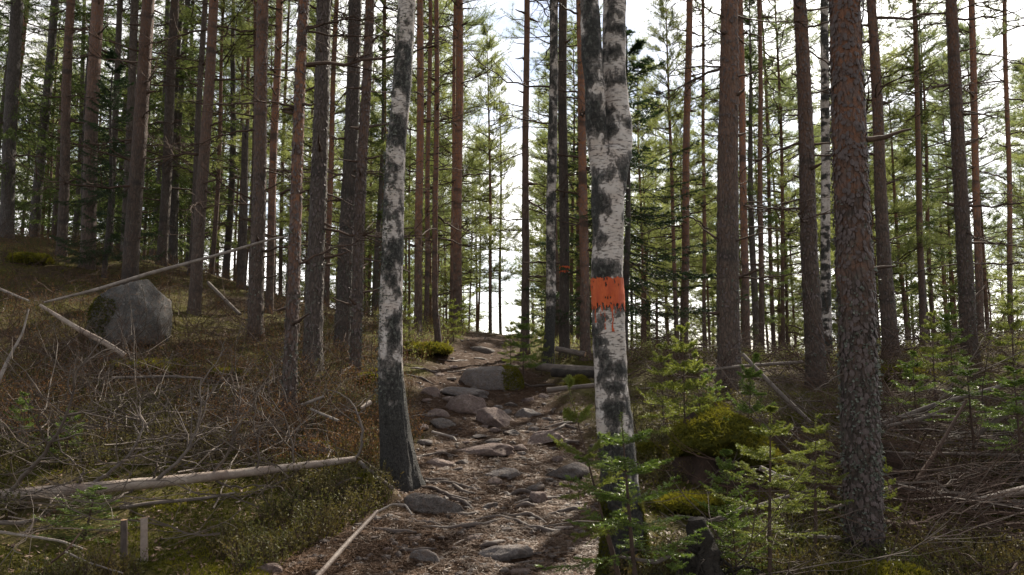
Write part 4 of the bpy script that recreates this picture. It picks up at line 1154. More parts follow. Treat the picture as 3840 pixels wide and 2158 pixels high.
# big boulder on the left bank: steep right flank, sloping left shoulder
b0 = at(474, 1262, 11.8)
V, Fi = ICO5
P = norm(V)
for nrm, dd in (((.9, -.3, .28), .66), ((.62, -.2, .75), .70), ((-.50, -.1, .86), .56), ((-.9, -.2, .4), .86), ((.1, -.95, .25), .70), ((.95, .1, -.1), .85), ((0, .9, .3), .8)):
    nn_ = norm(np.array(nrm)); e = P @ nn_ - dd
    P = P - np.clip(e, 0, None)[:, None] * nn_ * .5
P = P + norm(V) * (.10 * fbm(V * 2.2, 4, 91) + .05 * fbm(V * 6, 4, 92))[:, None]
P[:, 2] = np.clip(P[:, 2], -.55, None)
bw = 330 / 2 * 11.8 / FPX
P = P * np.array([bw * .92, bw * .85, .70])
bo = obj('boulder', Acc().add(P, Fi).mesh('boulder', [M['rock_boulder']]), None, (b0[0], 11.9, h1(b0[0], 11.9) + .31))
tag(bo, 'big grey boulder with moss patch on the left bank', 'boulder')
def moss_tufts_on(o, sel, n, length, seed, m='moss', name='moss', up=.6):
    """moss growing on the faces of a mesh object that pass sel(point, normal)"""
    me = o.data; g = np.random.default_rng(seed)
    c = np.array([p.center[:] for p in me.polygons]); nr = np.array([p.normal[:] for p in me.polygons]); ar = np.array([p.area for p in me.polygons])
    ok = sel(c, nr)
    if not ok.any(): return
    pr = ar * ok; pr = pr / pr.sum()
    k = g.choice(len(c), n, p=pr)
    pos = c[k] + g.normal(size=(n, 3)) * np.sqrt(ar[k])[:, None] * .35
    A = Acc().add(*needles(pos, nr[k], 4, length, length * .38, up, g))
    q = obj(name, A.mesh(name, [M[m]], False), o)
    return tag(q, kind='stuff')
def patch_noise(c, s, seed, thr): return fbm(c * s, 3, seed) > thr
moss_tufts_on(bo, lambda c, n: (np.hypot(c[:, 0] + .22, (c[:, 2] - .10) * 1.0) < .22) & (n[:, 1] < .2) | ((c[:, 2] < -.05) & (fbm(c * 3, 2, 4) > .1)), 2200, .03, 3, 'moss_dark')
rk = [o for o in col.objects if o.name.startswith('path_stone')][0]
moss_tufts_on(rk, lambda c, n: (c[:, 0] + .12 * fbm(c * 7, 3, 2) > .20) & (n[:, 2] > -.3), 2600, .026, 4, up=.4)
for o in [o for o in col.objects if o.name.startswith('bank_rock')]:
    moss_tufts_on(o, lambda c, n: (n[:, 2] > .2) & (fbm(c * 4, 2, 8) > -.05), 700, .022, 5)

# ------------------------------------------------------------------ moss mounds
def moss_mound(label, px, py, wpx, hpx, d, seed, m='moss', n=2600, length=.03):
    p = at(px, py, d)
    r = wpx / 2 * d / FPX; hh = hpx * d / FPX
    V, Fi = ICO4
    P = V + norm(V) * (.5 * fbm(V * 1.8 + seed, 4, seed))[:, None]
    P[:, 2] = np.clip(P[:, 2], -.5, None)
    P = P * np.array([r * 1.15, r * 1.0, hh * .55])
    x, y = p[0], d
    o = obj('moss_mound', Acc().add(P, Fi).mesh('moss_mound', [M['moss_dark']]), None, (x, y, h1(x, y) + hh * .04))
    tag(o, label, 'moss')
    moss_tufts_on(o, lambda c, n: n[:, 2] > -.2, n, length * (1 + d / 12), seed, m, up=.4)
    return o
moss_mound('bright yellow-green moss hump at the bottom right foreground', 3290, 2140, 330, 90, 4.55, 31, n=5000, length=.025)
moss_mound('rounded moss cushion left of the thick knotted pine', 2665, 1412, 110, 60, 9.6, 32)
moss_mound('yellow moss cushion just right of the forked birch', 2420, 1535, 110, 80, 7.6, 33)
moss_mound('golden moss hump behind the mossy birch', 1382, 1368, 80, 60, 10.6, 34)
moss_mound('yellow moss patch right below the left boulder', 560, 1278, 260, 44, 10.6, 35, n=3000)
moss_mound('yellow moss hump between boulder and leftmost close pine', 860, 1352, 130, 40, 10.4, 36)
moss_mound('low broad moss hump right of the nearest pine', 3350, 1400, 260, 50, 11.5, 37, n=3000)
moss_mound('moss slope below the rotten stump', 2590, 1680, 220, 45, 6.2, 38)
moss_mound('low moss bank at foot of thin curved pine', 1570, 1345, 190, 40, 14.0, 39)
moss_mound('small moss clump on the far left slope crest', 110, 965, 120, 40, 15.5, 40)
moss_mound('mossy hump behind nearest pine and leaning pine', 3060, 1530, 200, 60, 9.0, 41, 'moss_dark')
moss_mound('small moss cap beside the cut logs right of path', 2170, 1420, 70, 50, 11.6, 42)

# rotten stump
p = at(2680, 1690, 7.0)
bz = h1(p[0], 7.0)
t = thing('rotten_stump', 'rotting reddish stump capped with thick moss right of birch', 'stump', (p[0], 7.0, bz))
g2 = np.random.default_rng(61)
th = np.arange(48) / 48 * 2 * math.pi; z = np.linspace(-.15, .46, 24)
Z, Tt = np.meshgrid(z, th, indexing='ij')
r = (.26 - .18 * Z + .10 * np.exp(-np.clip(Z, 0, 1) / .12)) * (1 + .28 * fbm(np.stack([np.cos(Tt) * 3, np.sin(Tt) * 3, Z * 1.2], -1), 3, 5) + .22 * fbm(np.stack([np.cos(Tt) * 7, np.sin(Tt) * 7, Z * 1.2], -1), 3, 6))
zt = Z * (1 + .35 * fbm(np.stack([np.cos(Tt) * 2, np.sin(Tt) * 2, 0 * Z], -1), 3, 8))
Vv = np.stack([np.cos(Tt) * r * 1.15, np.sin(Tt) * r, zt], -1).reshape(-1, 3)
ii, jj = np.meshgrid(np.arange(23), np.arange(48), indexing='ij')
A = Acc().add(Vv, np.stack([ii * 48 + jj, ii * 48 + (jj + 1) % 48, (ii + 1) * 48 + (jj + 1) % 48, (ii + 1) * 48 + jj], -1).reshape(-1, 4))
top = Vv[-48:]; A.add(np.vstack([top, top.mean(0) - [0, 0, .12]]), np.array([[48, q, (q + 1) % 48] for q in range(48)]))
obj('wood', A.mesh('wood', [M['rotten']]), t)
V, Fi = ICO4
P = V + norm(V) * (.45 * fbm(V * 1.9, 4, 12))[:, None]
P = P * np.array([.46, .42, .20]); P[:, 2] -= 1.1 * np.clip(P[:, 0], 0, 1) ** 1.3 + .25 * np.clip(-P[:, 0] - .1, 0, 1)
cap_ = obj('moss_cap', Acc().add(P, Fi).mesh('moss_cap', [M['moss_dark']]), t, (.10, .0, .36))
moss_tufts_on(cap_, lambda c, n: n[:, 2] > -.6, 5200, .036, 63, 'moss', up=.4)
for hx, hy, hl in ((.30, -.28, .10), (-.25, -.30, .22), (.05, -.36, .16)):
    pass

# ------------------------------------------------------------------ logs, poles, branches lying about
def log_mesh(name, P, R, m, seed, sides=14, bumpy=.10, knots=0, endm=None, n=40):
    P = np.asarray(P, float); R = np.asarray(R, float)
    s_ = np.concatenate([[0], np.cumsum(np.linalg.norm(np.diff(P, axis=0), axis=1))]); u = np.linspace(0, s_[-1], n)
    Q = np.stack([np.interp(u, s_, P[:, k]) for k in range(3)], -1); r = np.interp(u, s_, R)
    for _ in range(2): Q[1:-1] = (Q[:-2] + 2 * Q[1:-1] + Q[2:]) / 4
    V, Fq = tubes(Q[None], r[None], sides)
    c = np.repeat(Q, sides, 0); o_ = V - c
    f = 1 + bumpy * fbm(V * 12 + seed, 3, seed) + bumpy * .6 * fbm(V * np.array([30, 30, 30]), 2, seed + 1)
    V = c + o_ * f[:, None]
    A = Acc().add(V, Fq, 0)
    for k, fl in ((0, 1), (n - 1, 0)):
        ring = V.reshape(n, sides, 3)[k]
        tri = np.array([[sides, (i + 1) % sides, i] if fl else [sides, i, (i + 1) % sides] for i in range(sides)])
        A.add(np.vstack([ring, ring.mean(0)]), tri, 1 if endm else 0)
    return A.mesh(name, [M[m]] + ([M[endm]] if endm else [])), Q, r
def lay(pts, lift=.0, hug=True):
    """(px, py, depth, width px) -> world points and radii, resting on the ground"""
    P = np.array([at(a, b, d) for a, b, d, w_ in pts]); R = np.array([w_ / 2 * d / FPX for a, b, d, w_ in pts])
    if hug:
        P[:, 2] = np.maximum(P[:, 2], H(P[:, 0], P[:, 1]) + R * .55 + lift)
    return P, R
def log(name, label, cat, pts, m, seed, hug=True, endm=None, group=None, sides=12, bumpy=.10, drop=False, parts='wood', n=40):
    P, R = lay(pts, 0, hug)
    if drop: P[:, 2] = H(P[:, 0], P[:, 1]) + R * .6
    me, Q, r = log_mesh(name, P - P[0], R, m, seed, sides, bumpy, 0, endm, n)
    o = obj(name, me, None, P[0])
    tag(o, label, cat, group)
    return o, P, R
def along(P, t):
    s_ = np.concatenate([[0], np.cumsum(np.linalg.norm(np.diff(P, axis=0), axis=1))]); u = t * s_[-1]
    return np.array([np.interp(u, s_, P[:, k]) for k in range(3)])
def twiggy(name, P0, tgt, r, seed, m='dead_grey', tw=10, bend=.12, sub=3, twl=.35, sides=6):
    """a branch from P0 through the points tgt with side twigs; mesh in world minus P0"""
    g = np.random.default_rng(seed)
    pts = np.vstack([P0, tgt]); s_ = np.concatenate([[0], np.cumsum(np.linalg.norm(np.diff(pts, axis=0), axis=1))])
    u = np.linspace(0, s_[-1], 14)
    Q = np.stack([np.interp(u, s_, pts[:, k]) for k in range(3)], -1)
    for _ in range(2): Q[1:-1] = (Q[:-2] + 2 * Q[1:-1] + Q[2:]) / 4
    Q = Q + g.normal(size=Q.shape) * .006
    Q = Q - P0
    A = Acc().add(*tubes(Q[None], (r * np.linspace(1, .3, 14))[None], sides))
    if tw:
        p, t = pick(Q[None], np.sort(g.uniform(.2, 1, (1, tw)))); p = p.reshape(-1, 3)
        t = norm(t.reshape(-1, 3) + g.normal(size=(tw, 3)) * .65)
        P2 = bent(p, t, twl * g.uniform(.35, 1.2, tw), 6, .3, .05, g, .02)
        A.add(*tubes(P2, r * .4 * np.linspace(1, .4, 6)[None] * np.ones((tw, 1)), 4))
        if sub:
            p, t = pick(P2, g.uniform(.2, 1, (tw, sub))); p = p.reshape(-1, 3); t = norm(t.reshape(-1, 3) + g.normal(size=(len(p), 3)) * .7)
            A.add(*tubes(bent(p, t, twl * .5 * g.uniform(.3, 1.2, len(p)), 4, .3, 0, g), .0026 * np.linspace(1, .6, 4)[None] * np.ones((len(p), 1)), 3))
    return A.mesh(name, [M[m]])

# long fallen trunk at the left with its dead branches rising
pts = [(-160, 1885, 5.75, 56), (0, 1862, 5.8, 48), (300, 1836, 5.95, 45), (560, 1812, 6.1, 40), (860, 1780, 6.3, 35), (1100, 1752, 6.55, 28), (1240, 1735, 6.7, 26), (1330, 1722, 6.85, 20)]
P, R = lay(pts, .0, True)
t = thing('fallen_tree', 'long pale fallen trunk with dead branches rising, left foreground', 'fallen tree', P[0])
me, Q, r = log_mesh('trunk', P - P[0], R, 'pale_wood', 81, 18, .10, 0, None, 90)
obj('trunk', me, t)
def px3(lst, d): return np.array([at(x, y, dd) for (x, y), dd in zip(lst, d)])
for k, (lst, dd, rr, tw) in enumerate([
    ([(320, 1830), (430, 1760), (510, 1680), (540, 1600), (520, 1530)], (6.0, 6.0, 6.05, 6.1, 6.15), .017, 12),
    ([(300, 1812), (318, 1752)], (5.95, 5.95), .013, 0),
    ([(575, 1795), (598, 1705)], (6.1, 6.1), .013, 0),
    ([(585, 1805), (680, 1720), (730, 1640), (755, 1560), (750, 1420)], (6.1, 6.1, 6.15, 6.2, 6.25), .017, 14),
    ([(785, 1790), (860, 1700), (890, 1600), (900, 1480)], (6.3, 6.3, 6.3, 6.35), .013, 14),
    ([(30, 1850), (130, 1740), (210, 1640), (280, 1480), (290, 1380)], (5.8, 5.75, 5.7, 5.7, 5.7), .018, 14),
    ([(780, 1785), (786, 1752)], (6.28, 6.28), .012, 0),
    ([(965, 1768), (975, 1700), (950, 1600), (960, 1520)], (6.4, 6.4, 6.45, 6.5), .011, 8),
    ([(1105, 1750), (1095, 1660), (1070, 1560), (1000, 1480)], (6.55, 6.55, 6.6, 6.6), .010, 8),
    ([(1330, 1722), (1360, 1680), (1358, 1600), (1330, 1520), (1280, 1470), (1220, 1460)], (6.85, 6.85, 6.9, 7.0, 7.0, 7.0), .014, 3),
    ([(800, 1795), (860, 1830), (1000, 1822), (1060, 1830)], (6.3, 6.2, 6.15, 6.1), .011, 4),
    ([(500, 1840), (420, 1880), (300, 1900)], (6.05, 5.8, 5.6), .010, 5)]):
    q = px3(lst, dd)
    q[1:, 2] = np.maximum(q[1:, 2], H(q[1:, 0], q[1:, 1]) + .02)
    obj('branch', twiggy('branch', q[0], q[1:], rr, 820 + k, 'dead_grey' if k % 3 else 'dead', tw), t, q[0] - P[0])

log('leaning_pole', 'bare pale dead pole leaning across the boulder toward the pines', 'pole', [(165, 1135, 11.0, 8), (350, 1090, 11.3, 13), (560, 1026, 11.8, 14), (800, 962, 12.2, 12), (1000, 902, 12.5, 9), (1150, 872, 12.7, 5)], 'pole_wood', 82, False, None, None, 10, .06, n=60)
log('fallen_log', 'peeling pinkish log sloping down in front of the boulder', 'log', [(150, 1145, 9.7, 12), (300, 1238, 9.7, 20), (400, 1290, 9.7, 22), (470, 1335, 9.7, 20)], 'pale_wood', 83, True, 'cut_wood')
log('dead_pole', 'white dead stick standing slanted at the far left edge', 'stick', [(-20, 1460, 7.6, 16), (30, 1350, 7.7, 12), (85, 1250, 7.8, 8), (108, 1160, 7.9, 5)], 'pole_wood', 84, False)
log('fallen_log', 'grey log lying on slope at the far left edge', 'log', [(-120, 1040, 12.3, 12), (0, 1085, 12.2, 11), (60, 1110, 12.1, 9), (110, 1130, 12.0, 7)], 'pole_wood', 85, True)
log('stick', 'pale ringed stick lying at the bottom left of path', 'stick', [(1180, 2175, 4.55, 20), (1300, 2040, 4.9, 18), (1415, 1918, 5.35, 13)], 'pale_wood', 86, True, 'cut_wood', n=30)
log('thin_stick', 'thin arched twig joined above the ringed stick', 'stick', [(1415, 1920, 5.35, 8), (1470, 1892, 5.45, 7), (1520, 1893, 5.45, 7), (1545, 1930, 5.3, 6)], 'pole_wood', 87, True)
log('cut_log', 'sawn log end-on at right of path, upper of pair', 'log', [(2012, 1376, 12.4, 30), (2100, 1384, 12.2, 34), (2260, 1392, 12.0, 32)], 'dead', 88, True, 'cut_wood', sides=18)
log('cut_log', 'shorter dark log in front of the upper sawn log', 'log', [(2070, 1398, 11.9, 36), (2150, 1402, 11.8, 34), (2240, 1404, 11.7, 28)], 'stump_dark', 89, True, 'cut_wood', sides=18)
log('cut_log', 'grey log slanting behind the sawn log pair', 'log', [(2085, 1308, 13.6, 20), (2195, 1330, 13.4, 22)], 'dead', 90, True, 'cut_wood')
log('thin_log', 'orange-ended thin log pointing left from forked birch', 'log', [(2050, 1465, 9.6, 20), (2130, 1455, 9.6, 17), (2300, 1440, 9.5, 16)], 'dead', 91, True, 'cut_wood')
log('leaning_branch', 'dark straight branch leaning between thick pine and leaning pine', 'branch', [(2785, 1330, 8.6, 14), (2900, 1450, 8.3, 16), (3040, 1585, 8.0, 14)], 'dead', 92, False)
log('thin_pole', 'level thin pole lying behind the dark leaning branch', 'pole', [(2600, 1395, 10.4, 10), (2800, 1372, 10.4, 12), (3010, 1358, 10.4, 12)], 'dead', 93, True)
RL = [
 ('long brown log lowest in the brush pile at right', [(3300, 1960, 5.6, 22), (3450, 1985, 5.6, 30), (3800, 2030, 5.6, 34), (3950, 2040, 5.6, 30)], 'dead_brown'),
 ('pale log in middle of brush pile beside nearest pine', [(3330, 1820, 6.3, 30), (3430, 1840, 6.3, 24), (3700, 1880, 6.2, 26), (3900, 1905, 6.2, 24)], 'dead'),
 ('bare pale log rising to the right edge over brush pile', [(3660, 1880, 6.1, 20), (3780, 1850, 6.1, 30), (3950, 1815, 6.1, 32)], 'pale_wood'),
 ('dark leaning log at the right edge above brush pile', [(3660, 1635, 7.2, 18), (3760, 1560, 7.1, 22), (3900, 1450, 7.0, 26)], 'dead'),
 ('long grey pole slanting up to the right edge', [(3310, 1592, 7.6, 22), (3500, 1520, 7.6, 16), (3860, 1420, 7.6, 14)], 'dead'),
 ('second grey pole slanting just under the long one', [(3320, 1600, 7.4, 12), (3460, 1570, 7.4, 14), (3620, 1510, 7.4, 12)], 'dead'),
 ('thin grey rod crossing level behind brush pile', [(3290, 1700, 6.9, 10), (3600, 1702, 6.9, 12), (3900, 1712, 6.9, 10)], 'dead'),
 ('short brown stick left of nearest pine foot', [(2985, 2010, 5.1, 14), (3150, 2018, 5.1, 16)], 'dead'),
 ('brown pole slanting through brush right of nearest pine', [(3430, 1815, 6.4, 18), (3520, 1680, 6.6, 14), (3620, 1510, 6.9, 10)], 'dead_brown'),
 ('thin pale stick lying right of the dark stump', [(2540, 1935, 4.9, 8), (2700, 1955, 4.9, 9), (2800, 1890, 5.0, 8)], 'dead'),
 ('grey branch crossing under the near sapling', [(2640, 1960, 4.6, 10), (2800, 1910, 4.7, 14), (2960, 1860, 4.8, 10)], 'dead'),
 ('pale broken branch between sapling and nearest pine', [(2850, 1755, 5.8, 20), (2930, 1790, 5.8, 16), (3000, 1800, 5.8, 12)], 'pole_wood'),
 ('dark branch curving over the forked birch foot', [(2540, 2075, 4.35, 10), (2460, 2110, 4.35, 16), (2300, 2085, 4.5, 9)], 'dead'),
 ('thin dark rod poking left from the forked birch foot', [(2250, 1960, 4.9, 6), (2170, 1955, 5.0, 6), (2040, 1975, 5.05, 6)], 'dead'),
 ('pale short log below the brush pile branches', [(3130, 1905, 5.9, 14), (3340, 1830, 6.2, 18)], 'pale_wood'),
]
for k, (lab, pts, m) in enumerate(RL):
    log('fallen_branch', lab, 'branch', pts, m, 840 + k, True, None, 'dead branches right of the path', 10, .10)
LL = [
 ('thin pale stick crossing the mossy bank below the pines', [(1130, 1520, 8.2, 12), (1215, 1488, 8.2, 12)], 'pole_wood'),
 ('broken stick sloping toward the mossy birch foot', [(1165, 1535, 7.9, 10), (1270, 1580, 7.6, 12)], 'pole_wood'),
 ('pale broken branch tip near left of mossy birch', [(1355, 1530, 7.6, 12), (1388, 1510, 7.7, 20)], 'pale_wood'),
 ('brown branch running down from log to birch foot', [(1350, 1735, 6.8, 16), (1400, 1780, 6.6, 20), (1470, 1830, 6.3, 14)], 'dead'),
 ('curved grey branch beneath the fallen trunk', [(450, 1905, 5.5, 14), (560, 1888, 5.6, 14), (760, 1870, 5.7, 12), (880, 1850, 5.8, 8)], 'dead'),
 ('long pale twig arching over bottom left grass', [(-40, 1990, 4.9, 12), (100, 2010, 4.9, 10), (230, 2030, 4.9, 9), (310, 2058, 4.9, 7)], 'pole_wood'),
 ('grey branch beneath log at the left edge', [(-40, 1960, 5.2, 18), (80, 1962, 5.2, 16), (150, 1945, 5.2, 12)], 'dead'),
 ('straight twig slanting at the bottom left corner', [(130, 2158, 4.5, 8), (245, 2070, 4.5, 8), (300, 2000, 4.6, 6)], 'dead_brown'),
 ('pale twig slanting below the two sawn sapling stumps', [(245, 2070, 4.5, 8), (330, 2110, 4.5, 7), (460, 2150, 4.4, 6)], 'pole_wood'),
 ('short stick on path edge near stones', [(1620, 1620, 8.0, 10), (1700, 1640, 7.9, 9), (1712, 1655, 7.8, 7)], 'pole_wood'),
 ('brown pole lying on the slope right of boulder', [(780, 1060, 14, 12), (900, 1180, 13.4, 12)], 'dead'),
 ('grey branch running under the left boulder moss', [(420, 1418, 8.9, 10), (640, 1412, 8.9, 10), (760, 1420, 8.9, 8)], 'dead'),
]
for k, (lab, pts, m) in enumerate(LL):
    log('fallen_branch', lab, 'branch', pts, m, 860 + k, True, None, 'dead branches left of the path', 8, .08)
PS = [((1612, 1782), (1650, 1772), 5, 'pale chip of wood beside birch foot on path'), ((2080, 1992), (2150, 1986), 12, 'short brown stick with dark end on right of path'), ((1700, 2050), (1750, 2030), 8, 'short twig lying in middle of lower path'), ((1930, 2120), (2040, 2112), 9, 'brown twig near the bottom of path'), ((1760, 2100), (1800, 2120), 7, 'bent chip below the ragged flat stone'), ((1840, 2125), (1930, 2128), 9, 'dark twig under ragged stone at the bottom of path'), ((2040, 2090), (2140, 2075), 8, 'thin twig right of ragged flat stone')]
for k, (a, b, wd, lab) in enumerate(PS):
    p, q = ground_at(*a), ground_at(*b)
    P = np.array([p, (p + q) / 2 + [0, .01, .004], q]); P[:, 2] += wd / 2 * p[1] / FPX * .6
    me, _, _ = log_mesh('twig', P - P[0], np.array([1, 1, .7]) * wd / 2 * p[1] / FPX, random.choice(['pale_wood', 'dead']), 880 + k, 8, .15, n=14)
    tag(obj('twig', me, None, P[0]), lab, 'twig', 'loose twigs on the path')

# cut stumps and the dark stump
for px, y0, y1, wd, m, lab, d in ((465, 1950, 2050, 24, 'root', 'dark sawn sapling stump left of the pale one', 4.9), (540, 1942, 2050, 25, 'pale_wood', 'pale sawn sapling stump in bottom left grass', 4.85)):
    a, b = at(px + 4, y1, d), at(px, y0, d)
    zg = h1(a[0], d); a[2] = min(a[2], zg - .03)
    me, _, _ = log_mesh('cut_stump', np.array([a, (a + b) / 2, b]) - a, np.array([wd * 1.1, wd, wd]) / 2 * d / FPX, m, 90, 16, .08, 0, 'cut_wood', 20)
    tag(obj('cut_stump', me, None, a), lab, 'stump')
d = 4.45
a, b = at(2655, 2140, d), at(2610, 1945, d)
a[2] = min(a[2], h1(a[0], d) - .03)
me, _, _ = log_mesh('dark_stump', np.array([a, (a * .6 + b * .4), b]) - a, np.array([190, 130, 60]) / 2 * d / FPX, 'stump_dark', 95, 30, .5, 0, 'stump_dark', 30)
ds = thing('dark_stump', 'blackened ragged stump with roots right of the forked birch foot', 'stump', a)
obj('wood', me, ds)
gg = random.Random(5)
for k in range(9):
    th_ = gg.uniform(0, 6.28); L_ = gg.uniform(.18, .42); z_ = gg.uniform(.05, .26)
    e = np.array([math.cos(th_), math.sin(th_) * .8, 0])
    tg = np.array([a + [0, 0, z_] + e * L_ * .5 + [0, 0, gg.uniform(-.02, .08)], a + e * L_ + [0, 0, gg.uniform(0, .12)]])
    obj('root', twiggy('root', a + np.array([0, 0, z_]), tg, .014, 990 + k, 'stump_dark', 4, .2, 2, .15), ds, (0, 0, z_))
a, b = at(3330, 1730, 6.9), at(3335, 1670, 6.9)
a[2] = h1(a[0], 6.9) - .05
me, _, _ = log_mesh('old_stump', np.array([a, (a + b) / 2, [b[0], b[1], a[2] + .32]]) - a, np.array([110, 96, 80]) / 2 * 6.9 / FPX, 'rotten', 96, 22, .2, 0, 'rotten', 20)
tag(obj('old_stump', me, None, a), 'low brown stump behind nearest pine in brush pile', 'stump')

# roots across the path
RT = [
 [(1560, 1832), (1630, 1842), (1700, 1870), (1760, 1880)], [(1580, 1815), (1650, 1812), (1760, 1835), (1800, 1840)], [(1680, 1865), (1730, 1885), (1770, 1915)],
 [(1540, 1945), (1590, 1965), (1640, 1972), (1660, 1974)], [(1585, 1978), (1700, 1988), (1780, 1978), (1880, 1952)], [(1740, 1960), (1830, 1950), (1900, 1945), (1960, 1965), (2030, 1985)],
 [(1880, 1930), (1990, 1938), (2050, 1965)], [(1550, 1710), (1640, 1704), (1720, 1712)], [(2040, 1605), (2100, 1592), (2170, 1585)], [(2060, 1620), (2120, 1600), (2160, 1612)],
 [(1930, 1895), (1990, 1880), (2060, 1875), (2120, 1870)], [(1940, 1910), (2000, 1903)], [(1520, 1405), (1580, 1420), (1620, 1440)], [(1540, 1385), (1600, 1390), (1650, 1402)],
 [(1680, 1398), (1740, 1392), (1790, 1382)], [(1780, 1345), (1830, 1350)], [(1870, 1362), (1920, 1348)], [(2105, 1675), (2140, 1660), (2180, 1658)], [(1690, 1820), (1740, 1850), (1790, 1858)], [(1400, 1980), (1480, 2005), (1560, 2003)],
 [(1590, 1800), (1640, 1806), (1690, 1800)], [(1960, 1990), (2050, 2000), (2110, 1990)], [(1650, 1930), (1720, 1935), (1800, 1925)], [(1480, 2050), (1560, 2070), (1640, 2065)], [(1900, 1860), (1950, 1850), (1990, 1856)],
 [(1560, 1560), (1610, 1566), (1650, 1560)], [(1960, 1440), (2020, 1450), (2080, 1444)], [(1640, 1350), (1700, 1358), (1750, 1350)], [(2060, 1930), (2130, 1920), (2200, 1925)], [(1790, 2060), (1850, 2050), (1900, 2040)],
]
for k, line in enumerate(RT):
    q = np.array([ground_at(*c) for c in line])
    s_ = np.concatenate([[0], np.cumsum(np.linalg.norm(np.diff(q, axis=0), axis=1))]); u = np.linspace(0, s_[-1], 26)
    Q = np.stack([np.interp(u, s_, q[:, c]) for c in range(3)], -1)
    for _ in range(3): Q[1:-1] = (Q[:-2] + 2 * Q[1:-1] + Q[2:]) / 4
    gg = np.random.default_rng(930 + k)
    Q[:, :2] += .02 * np.stack([vnoise(np.stack([u * 5, u * 0 + k, u * 0], -1), 1), vnoise(np.stack([u * 5, u * 0 + k, u * 0 + 5], -1), 2)], -1)
    rr = gg.uniform(.011, .020) * np.sin(np.linspace(.35, 2.8, 26)) + .003
    Q[:, 2] = H(Q[:, 0], Q[:, 1]) + rr * .35 + .012 * np.sin(np.linspace(0, 3.14, 26)) * gg.uniform(-.5, 1)
    me, _, _ = log_mesh('tree_root', Q - Q[0], rr, 'root', 930 + k, 8, .22, n=40)
    tag(obj('tree_root', me, None, Q[0]), 'bare gnarled root ' + beside(*line[len(line) // 2]), 'root', 'roots across the path')

# ------------------------------------------------------------------ saplings
SAP = [spruce_crown('sapling_twigs', 1000 + k, L=1.0, R=R, nb=nb, n2=12, np_=16, nn=4, needle=.019, nw=.0046, leafmat=lm, stem=(.011, .0), rtop=.15, droop=-.18, el0=12, el1=48, twig=.17, twr=.0018, whorl=wh, rbr=.005, spread=.9, hang=-.10)
       for k, (R, nb, wh, lm) in enumerate([(.44, 30, 6, 'sapling_needle'), (.40, 26, 6, 'sapling_yellow'), (.5, 34, 7, 'sapling_needle'), (.42, 22, 5, 'sapling_yellow')])]
SAPC = [spruce_crown('sapling_twigs', 1050 + k, L=1.0, R=.45, nb=32, n2=12, np_=8, nn=3, needle=.03, nw=.008, leafmat=lm, stem=(.012, 0), rtop=.15, droop=-.15, el0=5, el1=45, twig=.18, twr=.002, whorl=6, rbr=.005, hang=-.10) for k, lm in enumerate(['sapling_needle', 'sapling_yellow'])]
def sapling(label, bx, d, ztop_py, me, tilt=(0, 0), rz=0., bare=.25, sxy=1.0, by=None, name='spruce_sapling', group=None, tx=None):
    x = (bx - CX) / FPX * d
    z0 = h1(x, d)
    top = at(bx if tx is None else tx, ztop_py, d)
    Ht = top[2] - z0
    t = thing(name, label, 'sapling', (x, d, z0), group)
    t.rotation_euler = (tilt[0], math.atan2(top[0] - x, Ht) + tilt[1], 0)
    st = Acc().add(*tubes(np.array([[[0, 0, -.05], [.005, 0, Ht * bare * .6], [0, 0, Ht * bare * 1.05]]]), np.array([[.013, .012, .0115]]) * max(Ht, .6) ** .5, 8)).mesh('stem', [M['branch']])
    obj('stem', st, t)
    s_ = Ht * (1 - bare)
    obj('crown', me, t, (0, 0, Ht * bare), (0, 0, rz), (s_ * sxy, s_ * sxy, s_))
    return t
sapling('green spruce sapling right in front of the forked birch', 2375, 4.2, 1560, SAP[0], (0, 0), .4, .34, 1.55, tx=2330)
sapling('thin spruce sapling leaning left over path from birch', 2330, 4.35, 1405, SAP[3], (0, 0), 1.2, .35, .85, tx=2120)
sapling('yellow-tipped spruce sapling in the right foreground', 2850, 4.35, 1535, SAP[1], (0, 0), .9, .34, 1.45, tx=2890)
sapling('yellow-green sapling pressed against nearest pine left side', 3020, 5.0, 1560, SAP[1], (0, 0), 2.2, .45, 1.2, tx=3060)
sapling('small green spruce beside the rounded boulder on path', 1962, 12.2, 1195, SAPC[0], (0, 0), 0, .30, 1.2)
sapling('pale scraggly sapling above the rotten stump', 2560, 7.4, 1235, SAPC[1], (0, 0), 1.0, .25, .9)
sapling('leaning pale sapling beside rotten stump', 2640, 7.3, 1330, SAPC[1], (0, 0), 2.0, .30, .8, tx=2600)
sapling('green twig sapling over the stump moss cap', 2760, 6.8, 1340, SAPC[0], (0, 0), 2.0, .30, .9, tx=2830)
sapling('flat-branched green sapling at the far right', 3625, 7.2, 1365, SAPC[0], (0, 0), .3, .50, 1.7)
sapling('thin sapling standing on low moss hump at right', 3492, 9.5, 1180, SAPC[1], (0, 0), .7, .35, .9)
sapling('wispy sapling before the dark ringed pine', 3560, 10.5, 1150, SAPC[0], (0, 0), 1.7, .25, 1.0)
sapling('young sapling touching the right picture edge', 3790, 10.0, 1120, SAPC[1], (0, 0), 2.7, .25, 1.0)
sapling('tiny bright sapling by foot of forked birch', 2540, 4.1, 2085, SAP[0], (0, 0), 1.5, .1, 1.2)
sapling('green sapling in brush between stump and yellow sapling', 2720, 5.2, 1700, SAP[2], (0, 0), 1.5, .25, 1.2)
sapling('low sapling at the right side of nearest pine foot', 3320, 5.6, 1720, SAP[1], (0, 0), .2, .25, .6)
sapling('small green spruce in front of thick knotted pine', 2660, 8.6, 1380, SAPC[0], (0, 0), .7, .2, 1.1)
sapling('low bright spruce right of yellow-tipped sapling', 2990, 5.6, 1700, SAP[3], (0, 0), 2.5, .15, 1.3)
